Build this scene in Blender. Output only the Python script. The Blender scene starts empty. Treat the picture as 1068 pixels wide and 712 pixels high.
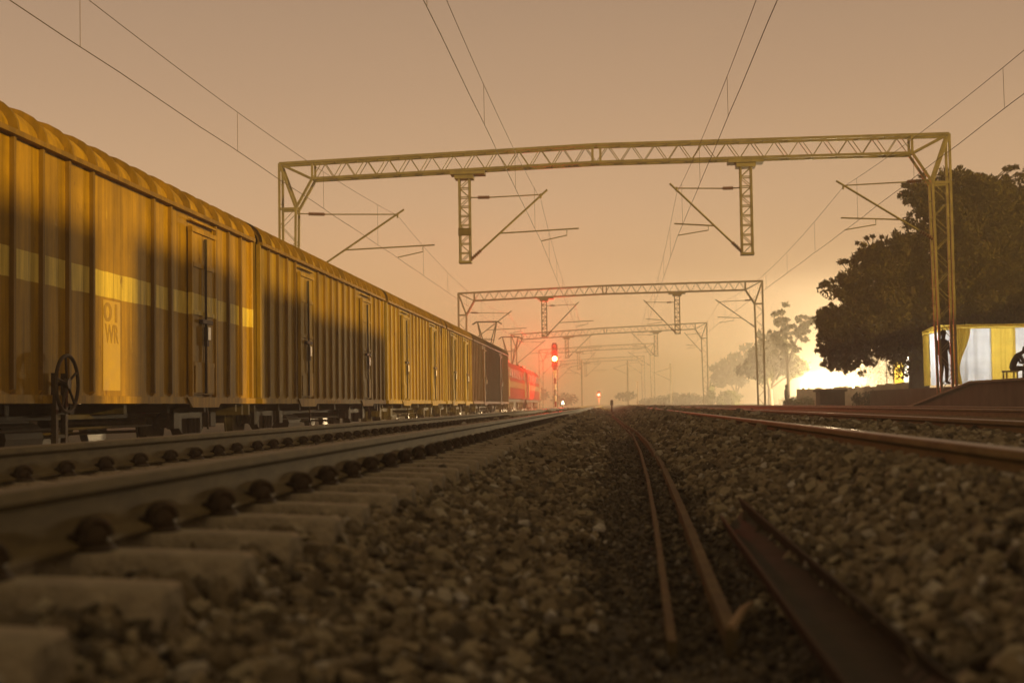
import bpy, bmesh, math, random
import numpy as np
from mathutils import Vector, Matrix
random.seed(7); rng = np.random.default_rng(11)
R = math.radians
sc = bpy.context.scene
COL = sc.collection

# ------------------------------------------------------------------ camera
F = 1450.0; W0, H0 = 1068.0, 712.0
VPX, VPY, ROLL = 640.0, 421.0, R(0.85)
ZC = 0.60
_v = Vector(((VPX - W0/2)/F, -(VPY - H0/2)/F, -1.0)).normalized()
_h = Vector((math.cos(ROLL), math.sin(ROLL), 0))
_up = _h.cross(_v); _up.normalize()
if _up.y < 0: _up = -_up
_rt = _v.cross(_up).normalized()
M_cw = Matrix((( _rt.x, _v.x, _up.x), (_rt.y, _v.y, _up.y), (_rt.z, _v.z, _up.z)))   # world -> camera
M_wc = M_cw.transposed()
def ray(px, py):
    return M_wc @ Vector(((px - W0/2)/F, -(py - H0/2)/F, -1.0))
def at(px, py, y):                      # point at world depth y
    d = ray(px, py); t = y / d.y
    return Vector((d.x*t, y, ZC + d.z*t))
cam_d = bpy.data.cameras.new('camera'); cam = bpy.data.objects.new('camera', cam_d); COL.objects.link(cam)
cam.matrix_world = Matrix.Translation((0, 0, ZC)) @ M_wc.to_4x4()
cam_d.sensor_width = 36.0; cam_d.lens = 36.0*F/W0
cam_d.clip_start = 0.05; cam_d.clip_end = 3000
cam_d.dof.use_dof = True; cam_d.dof.focus_distance = 26.0; cam_d.dof.aperture_fstop = 2.6
sc.camera = cam

# ------------------------------------------------------------------ node helpers
def newmat(name):
    m = bpy.data.materials.new(name); m.use_nodes = True
    nt = m.node_tree; nt.nodes.clear()
    out = nt.nodes.new('ShaderNodeOutputMaterial')
    return m, nt, out
def N(nt, typ, **kw):
    n = nt.nodes.new(typ)
    for k, v in kw.items():
        if k.startswith('_'): setattr(n, k[1:], v)
        else: n.inputs[k].default_value = v
    return n
def L(nt, a, b): nt.links.new(a, b)
def ramp(nt, fac, stops):
    n = nt.nodes.new('ShaderNodeValToRGB'); e = n.color_ramp.elements
    while len(e) < len(stops): e.new(0.5)
    for i, (p, c) in enumerate(stops):
        e[i].position = p; e[i].color = (*c, 1) if len(c) == 3 else c
    L(nt, fac, n.inputs['Fac']); return n
def surf(name, c1, c2, scale=4.0, rough=0.7, metal=0.0, bump=0.3, stretch=(1, 1, 1), c3=None, detail=6.0, fine=40.0, bdist=0.01):
    """two-tone noisy procedural surface in object space"""
    m, nt, out = newmat(name)
    tc = N(nt, 'ShaderNodeTexCoord'); mp = N(nt, 'ShaderNodeMapping'); mp.inputs['Scale'].default_value = stretch
    L(nt, tc.outputs['Object'], mp.inputs['Vector'])
    no = N(nt, 'ShaderNodeTexNoise', Scale=scale, Detail=detail, Roughness=0.62); L(nt, mp.outputs['Vector'], no.inputs['Vector'])
    st = [(0.3, c1), (0.7, c2)] if c3 is None else [(0.28, c1), (0.55, c2), (0.74, c3)]
    rp = ramp(nt, no.outputs['Fac'], st)
    n2 = N(nt, 'ShaderNodeTexNoise', Scale=fine, Detail=4.0); L(nt, mp.outputs['Vector'], n2.inputs['Vector'])
    bs = N(nt, 'ShaderNodeBsdfPrincipled', Roughness=rough, Metallic=metal)
    if rough >= .6: bs.inputs['Specular IOR Level'].default_value = .15
    L(nt, rp.outputs['Color'], bs.inputs['Base Color'])
    bp = N(nt, 'ShaderNodeBump', Strength=bump, Distance=bdist); L(nt, n2.outputs['Fac'], bp.inputs['Height']); L(nt, bp.outputs['Normal'], bs.inputs['Normal'])
    rr = N(nt, 'ShaderNodeMapRange'); rr.inputs['To Min'].default_value = max(0.05, rough-0.15); rr.inputs['To Max'].default_value = min(1, rough+0.15)
    L(nt, no.outputs['Fac'], rr.inputs['Value']); L(nt, rr.outputs['Result'], bs.inputs['Roughness'])
    L(nt, bs.outputs['BSDF'], out.inputs['Surface'])
    return m
def emit(name, col, s):
    m, nt, out = newmat(name)
    e = N(nt, 'ShaderNodeEmission', Strength=s); e.inputs['Color'].default_value = (*col, 1)
    L(nt, e.outputs['Emission'], out.inputs['Surface']); return m
def cloth(name, c, tr=0.6):
    m, nt, out = newmat(name)
    tc = N(nt, 'ShaderNodeTexCoord'); no = N(nt, 'ShaderNodeTexNoise', Scale=3.0, Detail=5.0); L(nt, tc.outputs['Object'], no.inputs['Vector'])
    rp = ramp(nt, no.outputs['Fac'], [(0.3, tuple(x*0.82 for x in c)), (0.7, c)])
    d = N(nt, 'ShaderNodeBsdfDiffuse'); t = N(nt, 'ShaderNodeBsdfTranslucent'); mx = N(nt, 'ShaderNodeMixShader'); mx.inputs['Fac'].default_value = tr
    L(nt, rp.outputs['Color'], d.inputs['Color']); L(nt, rp.outputs['Color'], t.inputs['Color'])
    L(nt, d.outputs[0], mx.inputs[1]); L(nt, t.outputs[0], mx.inputs[2]); L(nt, mx.outputs[0], out.inputs['Surface']); return m

def wagon_mat(name, hue, streak, stripe=None):
    """painted steel: rust patches, rain streaks running down, optional broad painted stripe (object space)"""
    m, nt, out = newmat(name)
    tc = N(nt, 'ShaderNodeTexCoord')
    a = N(nt, 'ShaderNodeTexNoise', Scale=1.1, Detail=7.0, Roughness=0.65); L(nt, tc.outputs['Object'], a.inputs['Vector'])
    base = ramp(nt, a.outputs['Fac'], [(0.28, tuple(x*0.68 for x in hue)), (0.5, hue), (0.72, tuple(min(1, x*1.22) for x in hue))])
    mp = N(nt, 'ShaderNodeMapping'); mp.inputs['Scale'].default_value = (7, 7, 0.35); L(nt, tc.outputs['Object'], mp.inputs['Vector'])
    s = N(nt, 'ShaderNodeTexNoise', Scale=1.0, Detail=6.0, Roughness=0.7); L(nt, mp.outputs['Vector'], s.inputs['Vector'])
    sr = ramp(nt, s.outputs['Fac'], [(0.40, (0, 0, 0)), (0.64, (1, 1, 1))])
    mul = N(nt, 'ShaderNodeMath', _operation='MULTIPLY'); mul.inputs[1].default_value = 0.62; L(nt, sr.outputs['Color'], mul.inputs[0])
    last = base.outputs['Color']
    sep = N(nt, 'ShaderNodeSeparateXYZ'); L(nt, tc.outputs['Object'], sep.inputs['Vector'])
    if stripe:
        z0, z1, sc_ = stripe
        wob = N(nt, 'ShaderNodeMath', _operation='MULTIPLY_ADD'); wob.inputs[1].default_value = 0.06; L(nt, a.outputs['Fac'], wob.inputs[0]); L(nt, sep.outputs['Z'], wob.inputs[2])
        g1 = N(nt, 'ShaderNodeMath', _operation='GREATER_THAN'); g1.inputs[1].default_value = z0 + .03; L(nt, wob.outputs[0], g1.inputs[0])
        g2 = N(nt, 'ShaderNodeMath', _operation='LESS_THAN'); g2.inputs[1].default_value = z1 + .03; L(nt, wob.outputs[0], g2.inputs[0])
        g = N(nt, 'ShaderNodeMath', _operation='MULTIPLY'); L(nt, g1.outputs[0], g.inputs[0]); L(nt, g2.outputs[0], g.inputs[1])
        w = N(nt, 'ShaderNodeMath', _operation='MULTIPLY'); w.inputs[1].default_value = .95; L(nt, g.outputs[0], w.inputs[0])
        mx = N(nt, 'ShaderNodeMix', _data_type='RGBA'); mx.inputs['B'].default_value = (*sc_, 1)
        L(nt, w.outputs[0], mx.inputs['Factor']); L(nt, last, mx.inputs['A']); last = mx.outputs['Result']
    mx = N(nt, 'ShaderNodeMix', _data_type='RGBA'); mx.inputs['B'].default_value = (*streak, 1)
    L(nt, mul.outputs[0], mx.inputs['Factor']); L(nt, last, mx.inputs['A'])
    mp2 = N(nt, 'ShaderNodeMapping'); mp2.inputs['Scale'].default_value = (1, 1, .45); L(nt, tc.outputs['Object'], mp2.inputs['Vector'])
    sn = N(nt, 'ShaderNodeTexNoise', Scale=3.4, Detail=8.0, Roughness=.72); L(nt, mp2.outputs['Vector'], sn.inputs['Vector'])
    sr2 = ramp(nt, sn.outputs['Fac'], [(.66, (0, 0, 0)), (.72, (.7, .7, .7))]); dr2 = ramp(nt, sn.outputs['Fac'], [(.30, (.75, .75, .75)), (.38, (0, 0, 0))])
    m2 = N(nt, 'ShaderNodeMix', _data_type='RGBA'); m2.inputs['B'].default_value = (min(1, hue[0]*1.5), min(1, hue[1]*1.75), hue[2]*6+.03, 1); L(nt, sr2.outputs['Color'], m2.inputs['Factor']); L(nt, mx.outputs['Result'], m2.inputs['A'])
    m3 = N(nt, 'ShaderNodeMix', _data_type='RGBA'); m3.inputs['B'].default_value = (hue[0]*.28, hue[1]*.2, hue[2]*.5, 1); L(nt, dr2.outputs['Color'], m3.inputs['Factor']); L(nt, m2.outputs['Result'], m3.inputs['A']); mx = m3
    bs = N(nt, 'ShaderNodeBsdfPrincipled', Roughness=0.7); bs.inputs['Specular IOR Level'].default_value = .2; L(nt, mx.outputs['Result'], bs.inputs['Base Color'])
    n2 = N(nt, 'ShaderNodeTexNoise', Scale=2.6, Detail=5.0); L(nt, tc.outputs['Object'], n2.inputs['Vector'])
    bp = N(nt, 'ShaderNodeBump', Strength=0.5, Distance=0.03); L(nt, n2.outputs['Fac'], bp.inputs['Height']); L(nt, bp.outputs['Normal'], bs.inputs['Normal'])
    L(nt, bs.outputs['BSDF'], out.inputs['Surface']); return m

def stone_mat(name, k=1.0, lift=0.0):
    m, nt, out = newmat(name)
    g = N(nt, 'ShaderNodeNewGeometry'); tc = N(nt, 'ShaderNodeTexCoord')
    rp = ramp(nt, g.outputs['Random Per Island'], [(p_, tuple(k*q for q in c_)) for p_, c_ in [(0.0, (.055, .044, .024)), (.25, (.115, .092, .05)), (.5, (.175, .142, .08)), (.75, (.24, .195, .112)), (.93, (.30, .265, .165)), (1.0, (.42, .40, .34))]])
    no = N(nt, 'ShaderNodeTexNoise', Scale=28.0, Detail=6.0, Roughness=.7); L(nt, tc.outputs['Object'], no.inputs['Vector'])
    v = N(nt, 'ShaderNodeMapRange'); v.inputs['To Min'].default_value = .45; v.inputs['To Max'].default_value = 1.5; L(nt, no.outputs['Fac'], v.inputs['Value'])
    mu = N(nt, 'ShaderNodeMix', _data_type='RGBA', _blend_type='MULTIPLY'); mu.inputs['Factor'].default_value = 1
    L(nt, rp.outputs['Color'], mu.inputs['A']); L(nt, v.outputs['Result'], mu.inputs['B'])
    bs = N(nt, 'ShaderNodeBsdfPrincipled', Roughness=.85); L(nt, mu.outputs['Result'], bs.inputs['Base Color'])
    n2 = N(nt, 'ShaderNodeTexNoise', Scale=90.0, Detail=5.0); L(nt, tc.outputs['Object'], n2.inputs['Vector'])
    bp = N(nt, 'ShaderNodeBump', Strength=.7, Distance=.008); L(nt, n2.outputs['Fac'], bp.inputs['Height']); L(nt, bp.outputs['Normal'], bs.inputs['Normal'])
    L(nt, bs.outputs['BSDF'], out.inputs['Surface']); return m

def ground_mat(name):
    m, nt, out = newmat(name)
    tc = N(nt, 'ShaderNodeTexCoord')
    vo = N(nt, 'ShaderNodeTexVoronoi', Scale=14.0); L(nt, tc.outputs['Object'], vo.inputs['Vector'])
    no = N(nt, 'ShaderNodeTexNoise', Scale=.8, Detail=8.0, Roughness=.65); L(nt, tc.outputs['Object'], no.inputs['Vector'])
    a = ramp(nt, no.outputs['Fac'], [(.3, (.045, .038, .024)), (.7, (.11, .09, .056))])
    b = N(nt, 'ShaderNodeSeparateColor'); L(nt, vo.outputs['Color'], b.inputs['Color'])
    v = N(nt, 'ShaderNodeMapRange'); v.inputs['To Min'].default_value = .6; v.inputs['To Max'].default_value = 1.5; L(nt, b.outputs['Red'], v.inputs['Value'])
    mu = N(nt, 'ShaderNodeMix', _data_type='RGBA', _blend_type='MULTIPLY'); mu.inputs['Factor'].default_value = 1
    L(nt, a.outputs['Color'], mu.inputs['A']); L(nt, v.outputs['Result'], mu.inputs['B'])
    bs = N(nt, 'ShaderNodeBsdfPrincipled', Roughness=.95); L(nt, mu.outputs['Result'], bs.inputs['Base Color'])
    bp = N(nt, 'ShaderNodeBump', Strength=.9, Distance=.03); bp.invert = True; L(nt, vo.outputs['Distance'], bp.inputs['Height']); L(nt, bp.outputs['Normal'], bs.inputs['Normal'])
    L(nt, bs.outputs['BSDF'], out.inputs['Surface']); return m

def rail_mat(name, shine=1.0):
    m, nt, out = newmat(name)
    tc = N(nt, 'ShaderNodeTexCoord')
    mp = N(nt, 'ShaderNodeMapping'); mp.inputs['Scale'].default_value = (6, 1.2, 6); L(nt, tc.outputs['Object'], mp.inputs['Vector'])
    no = N(nt, 'ShaderNodeTexNoise', Scale=3.0, Detail=8.0, Roughness=.7); L(nt, mp.outputs['Vector'], no.inputs['Vector'])
    rp = ramp(nt, no.outputs['Fac'], [(.3, (.085, .064, .024)), (.55, (.15, .115, .043)), (.75, (.21, .16, .062))])
    ge = N(nt, 'ShaderNodeSeparateXYZ'); L(nt, tc.outputs['Object'], ge.inputs['Vector'])
    top = N(nt, 'ShaderNodeMapRange'); top.inputs['From Min'].default_value = -.009; top.inputs['From Max'].default_value = -.003; L(nt, ge.outputs['Z'], top.inputs['Value'])
    mx = N(nt, 'ShaderNodeMix', _data_type='RGBA'); mx.inputs['B'].default_value = (.36, .33, .30, 1) if shine > .5 else (.17, .13, .065, 1)
    L(nt, top.outputs['Result'], mx.inputs['Factor']); L(nt, rp.outputs['Color'], mx.inputs['A'])
    bs = N(nt, 'ShaderNodeBsdfPrincipled'); L(nt, mx.outputs['Result'], bs.inputs['Base Color']); tm = N(nt, 'ShaderNodeMath', _operation='MULTIPLY'); tm.inputs[1].default_value = shine; L(nt, top.outputs['Result'], tm.inputs[0]); L(nt, tm.outputs[0], bs.inputs['Metallic'])
    ro = N(nt, 'ShaderNodeMapRange'); ro.inputs['To Min'].default_value = .75; ro.inputs['To Max'].default_value = .40 if shine > .5 else .5; bs.inputs['Specular IOR Level'].default_value = .25; L(nt, top.outputs['Result'], ro.inputs['Value']); L(nt, ro.outputs['Result'], bs.inputs['Roughness'])
    n2 = N(nt, 'ShaderNodeTexNoise', Scale=60.0, Detail=4.0); L(nt, tc.outputs['Object'], n2.inputs['Vector'])
    bp = N(nt, 'ShaderNodeBump', Strength=.25, Distance=.004); L(nt, n2.outputs['Fac'], bp.inputs['Height']); L(nt, bp.outputs['Normal'], bs.inputs['Normal'])
    L(nt, bs.outputs['BSDF'], out.inputs['Surface']); return m

def leaf_mat(name, c1, c2):
    m, nt, out = newmat(name)
    g = N(nt, 'ShaderNodeNewGeometry')
    rp = ramp(nt, g.outputs['Random Per Island'], [(0, c1), (1, c2)])
    d = N(nt, 'ShaderNodeBsdfDiffuse'); t = N(nt, 'ShaderNodeBsdfTranslucent'); mx = N(nt, 'ShaderNodeMixShader'); mx.inputs['Fac'].default_value = .25
    L(nt, rp.outputs['Color'], d.inputs['Color']); L(nt, rp.outputs['Color'], t.inputs['Color'])
    L(nt, d.outputs[0], mx.inputs[1]); L(nt, t.outputs[0], mx.inputs[2]); L(nt, mx.outputs[0], out.inputs['Surface']); return m

MT = dict(
    ground=ground_mat('soil and gravel'), stone=stone_mat('ballast stone'), dirt=stone_mat('dirt caked gravel', .5), rail=rail_mat('rail steel'), dullrail=rail_mat('dull rail steel', .25),
    concrete=surf('sleeper concrete', (.19, .165, .115), (.32, .28, .195), 9, .9, 0, .9, c3=(.42, .37, .26), fine=22, bdist=.03),
    clip=surf('oily cast iron', (.035, .026, .016), (.085, .06, .034), 20, .6, .4, .4),
    galv=surf('galvanised steel', (.15, .125, .065), (.26, .22, .12), 3, .5, .25, .2),
    galv2=surf('weathered steel', (.10, .085, .06), (.17, .145, .10), 3, .6, .25, .2),
    copper=surf('oxidised copper wire', (.07, .055, .04), (.12, .09, .06), 3, .6, .5, .1),
    insul=surf('brown porcelain', (.09, .035, .018), (.15, .06, .03), 3, .25, 0, .05),
    iron=surf('sooty iron', (.030, .024, .018), (.07, .055, .038), 4, .7, .2, .4),
    iron2=surf('dusty brown iron', (.045, .034, .019), (.09, .068, .038), 4, .65, .2, .4),
    wheel=surf('worn wheel steel', (.10, .085, .065), (.22, .19, .15), 6, .4, .6, .2),
    rust=surf('rusted steel', (.055, .042, .02), (.11, .085, .04), 6, .8, 0, .5, c3=(.17, .13, .065)),
    dark=surf('dark rusted channel', (.03, .024, .014), (.06, .048, .028), 5, .8, .0, .4),
    white=surf('white paint', (.62, .60, .55), (.8, .78, .72), 5, .5, 0, .1),
    black=surf('black paint', (.012, .012, .012), (.03, .028, .026), 5, .5, 0, .1),
    redp=surf('red paint', (.15, .012, .008), (.22, .02, .012), 5, .9, 0, .1),
    cream=surf('cream paint', (.18, .12, .08), (.25, .17, .12), 4, .9, 0, .1),
    glass=surf('dark window glass', (.015, .015, .016), (.03, .03, .03), 2, .12, 0, .02),
    platform=surf('platform concrete', (.08, .068, .048), (.15, .125, .088), 1.5, .85, 0, .6),
    brick=surf('old plastered brick', (.26, .2, .12), (.46, .36, .23), 1.3, .9, 0, .7),
    wood=surf('splintered wood', (.22, .15, .08), (.36, .26, .15), 8, .8, 0, .4, stretch=(4, 4, 1)),
    bark=surf('bark', (.05, .038, .026), (.11, .085, .06), 4, .9, 0, .8, stretch=(3, 3, .6)),
    yellow=cloth('yellow cloth', (.80, .56, .09), .6), whitec=cloth('white cloth', (.78, .77, .74), .6),
    skin=surf('skin', (.16, .085, .05), (.2, .11, .065), 6, .55, 0, .1), hair=surf('black hair', (.01, .009, .008), (.02, .017, .015), 20, .6, 0, .3),
    darkcloth=surf('dark clothing', (.018, .016, .018), (.035, .03, .034), 8, .9, 0, .4),
    leaf=leaf_mat('broad tree leaves', (.06, .05, .024), (.125, .102, .05)),
    leaf2=leaf_mat('far tree leaves', (.03, .034, .014), (.07, .075, .03)),
    hoard=surf('hoarding sheet steel', (.3, .27, .22), (.4, .36, .3), 2, .7, .1, .2),
)

# ------------------------------------------------------------------ mesh builder
ORG = {}
class MB:
    def __init__(s): s.v = []; s.f = []
    def add(s, vs, fs):
        o = len(s.v); s.v += [tuple(p) for p in vs]; s.f += [tuple(i+o for i in f) for f in fs]; return s
    def box(s, c, d, rot=None):
        x, y, z = (k/2 for k in d); vs = [Vector((a, b, e)) for a in (-x, x) for b in (-y, y) for e in (-z, z)]
        if rot is not None: vs = [rot @ p for p in vs]
        c = Vector(c)
        return s.add([p + c for p in vs], [(0, 1, 3, 2), (4, 6, 7, 5), (0, 4, 5, 1), (2, 3, 7, 6), (0, 2, 6, 4), (1, 5, 7, 3)])
    def bx(s, x0, x1, y0, y1, z0, z1): return s.box(((x0+x1)/2, (y0+y1)/2, (z0+z1)/2), (x1-x0, y1-y0, z1-z0))
    def bar(s, a, b, w, h, upv=Vector((0, 0, 1))):
        a, b = Vector(a), Vector(b); d = b-a
        if d.length < 1e-6: return s
        n = d.normalized(); r = n.cross(upv)
        if r.length < 1e-3: r = n.cross(Vector((0, 1, 0)))
        r.normalize(); u = r.cross(n).normalized()
        rot = Matrix((r, n, u)).transposed()
        return s.box((a+b)/2, (w, d.length, h), rot)
    def tube(s, pts, rad, n=8, caps=True):
        pts = [Vector(p) for p in pts]
        if not isinstance(rad, (list, tuple)): rad = [rad]*len(pts)
        o = len(s.v); prev = None
        for i, p in enumerate(pts):
            t = (pts[min(i+1, len(pts)-1)] - pts[max(i-1, 0)]).normalized()
            if prev is None:
                a = t.cross(Vector((0, 0, 1)))
                if a.length < 1e-3: a = t.cross(Vector((0, 1, 0)))
            else:
                a = prev - t*prev.dot(t)
            a.normalize(); prev = a; b = t.cross(a)
            for k in range(n):
                q = 2*math.pi*k/n; s.v.append(tuple(p + (a*math.cos(q) + b*math.sin(q))*rad[i]))
        for i in range(len(pts)-1):
            for k in range(n):
                k2 = (k+1) % n; s.f.append((o+i*n+k, o+i*n+k2, o+(i+1)*n+k2, o+(i+1)*n+k))
        if caps:
            s.f.append(tuple(o+k for k in reversed(range(n)))); s.f.append(tuple(o+(len(pts)-1)*n+k for k in range(n)))
        return s
    def prism(s, poly, axis, a0, a1):
        """poly: 2-D outline. axis 'x': poly=(y,z); 'y': poly=(x,z); 'z': poly=(x,y)"""
        def mk(p, q): return {'x': (q, p[0], p[1]), 'y': (p[0], q, p[1]), 'z': (p[0], p[1], q)}[axis]
        n = len(poly); vs = [mk(p, a0) for p in poly] + [mk(p, a1) for p in poly]
        fs = [(i, (i+1) % n, n+(i+1) % n, n+i) for i in range(n)] + [tuple(reversed(range(n))), tuple(range(n, 2*n))]
        return s.add(vs, fs)
    def loft(s, rings, closed=False, caps=False):
        n = len(rings[0]); o = len(s.v)
        for r_ in rings: s.v += [tuple(p) for p in r_]
        for i in range(len(rings)-1):
            for k in range(n if closed else n-1):
                k2 = (k+1) % n; s.f.append((o+i*n+k, o+i*n+k2, o+(i+1)*n+k2, o+(i+1)*n+k))
        if caps:
            s.f.append(tuple(o+k for k in reversed(range(n)))); s.f.append(tuple(o+(len(rings)-1)*n+k for k in range(n)))
        return s
    def disc(s, c, axis, r, t, n=20):
        c = Vector(c); a = {'x': Vector((1, 0, 0)), 'y': Vector((0, 1, 0)), 'z': Vector((0, 0, 1))}[axis]
        return s.tube([c - a*t/2, c + a*t/2], r, n)
    def torus(s, c, axis, Rr, r, n=28, m=8):
        c = Vector(c); u, w = {'x': ((0, 1, 0), (0, 0, 1)), 'y': ((1, 0, 0), (0, 0, 1)), 'z': ((1, 0, 0), (0, 1, 0))}[axis]
        u, w = Vector(u), Vector(w); a = u.cross(w); o = len(s.v)
        for i in range(n):
            q = 2*math.pi*i/n; d = u*math.cos(q) + w*math.sin(q)
            for k in range(m):
                e = 2*math.pi*k/m; s.v.append(tuple(c + d*(Rr + r*math.cos(e)) + a*r*math.sin(e)))
        for i in range(n):
            for k in range(m):
                s.f.append((o+i*m+k, o+i*m+(k+1) % m, o+((i+1) % n)*m+(k+1) % m, o+((i+1) % n)*m+k))
        return s
    def ball(s, c, r, n=10, m=7, sc_=(1, 1, 1)):
        c = Vector(c); rings = []
        for j in range(m+1):
            t = math.pi*j/m; rings.append([c + Vector((r*sc_[0]*math.sin(t)*math.cos(2*math.pi*i/n), r*sc_[1]*math.sin(t)*math.sin(2*math.pi*i/n), r*sc_[2]*math.cos(t))) for i in range(n)])
        return s.loft(rings, closed=True)
    def build(s, name, mat, parent=None, smooth=False, bevel=0.0, loc=None, second=None):
        me = bpy.data.meshes.new(name)
        org = Vector((0, 0, 0))
        if parent is not None: org = ORG[parent.name]
        elif loc is not None: org = Vector(loc)
        me.from_pydata([(p[0]-org.x, p[1]-org.y, p[2]-org.z) for p in s.v], [], s.f)
        bm = bmesh.new(); bm.from_mesh(me); bmesh.ops.recalc_face_normals(bm, faces=bm.faces); bm.to_mesh(me); bm.free()
        o = bpy.data.objects.new(name, me); COL.objects.link(o)
        me.materials.append(mat if not isinstance(mat, str) else MT[mat])
        if second is not None:
            me.materials.append(second[0])
            me.polygons.foreach_set('material_index', [1 if second[1](p.center + org) else 0 for p in me.polygons])
        if smooth:
            me.polygons.foreach_set('use_smooth', [True]*len(me.polygons))
            me.set_sharp_from_angle(angle=R(40))
        if parent is not None:
            o.parent = parent
        else: o.location = org
        ORG[o.name] = org
        if bevel:
            b = o.modifiers.new('bevel', 'BEVEL'); b.width = bevel; b.segments = 2; b.limit_method = 'ANGLE'
        return o
def tag(o, label=None, cat=None, group=None, kind=None):
    if label: o['label'] = label
    if cat: o['category'] = cat
    if group: o['group'] = group
    if kind: o['kind'] = kind
    return o
def empty(name, loc, label=None, cat=None, group=None):
    o = bpy.data.objects.new(name, None); COL.objects.link(o); o.location = loc; o.empty_display_size = .3
    ORG[o.name] = Vector(loc)
    return tag(o, label, cat, group)
def copy_tree(o, parent=None):
    c = o.copy(); COL.objects.link(c)
    if parent is not None: c.parent = parent
    for ch in list(o.children): copy_tree(ch, c)
    return c

# ------------------------------------------------------------------ layout numbers
RT = ZC - 0.18                  # rail top of the two main tracks
RTW = RT - 0.45                 # rail top of the goods siding on the left
TL, TR, TW, TF = -2.32, 2.32, -8.12, 7.25      # track centres
G2 = 0.873                      # half distance between rail centres
def smooth01(t): t = np.clip(t, 0, 1); return t*t*(3-2*t)
PX = np.array([-400, -14, -10.2, -9.6, -6.6, -5.9, -4.6, -3.85, -3.65, -1.05, -0.92, -0.2, 0.0, .25, .45, .62, .90, 1.2, 1.5, 3.1, 3.5, 3.9, 4.7, 5.8, 6.1, 8.3, 8.8, 12, 400.])
PZ = np.array([-.55, -.55, -.52, RTW-.21, RTW-.21, -.5, -.42, .05, RT-.252, RT-.252, RT-.315, -.06, -.10, -.10, -.055, .02, .14, RT-.115, RT-.115, RT-.13, RT-.14, .16, -.08, -.08, RT-.21, RT-.21, .0, -.05, -.05])
def gz(x): return np.interp(x, PX, PZ)

# ------------------------------------------------------------------ ground
def ground():
    xs = np.unique(np.concatenate([np.linspace(-280, -14, 24), np.linspace(-14, -4, 40), np.linspace(-4, 4.6, 130), np.linspace(4.6, 12, 40), np.linspace(12, 280, 24)]))
    ys = np.unique(np.concatenate([np.linspace(-40, 0, 10), np.linspace(0, 14, 160), np.linspace(14, 60, 160), np.linspace(60, 200, 80), np.linspace(200, 600, 30)]))
    X, Y = np.meshgrid(xs, ys)
    Z = gz(X) + .012*np.sin(X*7.1+Y*3.3) + .012*np.sin(Y*5.7-X*2.9) - .03*(np.abs(X-.1) < .5)
    Z += (rng.random(X.shape)-.5)*.02 - .02
    nx, ny = len(xs), len(ys)
    vs = np.stack([X, Y, Z], -1).reshape(-1, 3)
    i = np.arange(nx*ny).reshape(ny, nx)
    q = np.stack([i[:-1, :-1], i[:-1, 1:], i[1:, 1:], i[1:, :-1]], -1).reshape(-1, 4)
    me = bpy.data.meshes.new('ground'); me.from_pydata(vs.tolist(), [], q.tolist()); me.materials.append(MT['ground'])
    me.polygons.foreach_set('use_smooth', [True]*len(me.polygons))
    o = bpy.data.objects.new('ground', me); COL.objects.link(o); o['kind'] = 'structure'
ground()

ya_, yb_ = 1.7, 6.9
_L1 = at(751, 538, yb_); _R1 = at(771, 517, yb_); _l = at(880, 712, 2.75); _r = at(1003, 712, 2.75)
CH = (_L1 + (_l-_L1)*((yb_-ya_)/(yb_-2.75)), _R1 + (_r-_R1)*((yb_-ya_)/(yb_-2.75)), _L1, _R1)
# ------------------------------------------------------------------ ballast stones
def stone_protos(n, npts):
    out = []
    for k in range(n):
        bm = bmesh.new()
        sx, sy, sz = 1, rng.uniform(.6, .95), rng.uniform(.42, .8)
        for cx_ in (-1, 1):
            for cy_ in (-1, 1):
                for cz_ in (-1, 1):
                    j_ = rng.uniform(.45, 1.05, 3); bm.verts.new((cx_*j_[0]*.78*sx, cy_*j_[1]*.78*sy, cz_*j_[2]*.78*sz))
        for j in range(npts):
            d = rng.normal(size=3); d /= np.linalg.norm(d); d *= rng.uniform(.75, 1.08)
            bm.verts.new((d[0]*sx, d[1]*sy, d[2]*sz))
        r_ = bmesh.ops.convex_hull(bm, input=bm.verts)
        bad = [e for e in r_['geom_interior'] if isinstance(e, bmesh.types.BMVert)]
        if bad: bmesh.ops.delete(bm, geom=bad, context='VERTS')
        bmesh.ops.triangulate(bm, faces=bm.faces)
        bm.verts.index_update()
        v = np.array([p.co[:] for p in bm.verts]); f = np.array([[q.index for q in fc.verts] for fc in bm.faces])
        bm.free(); out.append((v, f))
    return out
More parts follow.
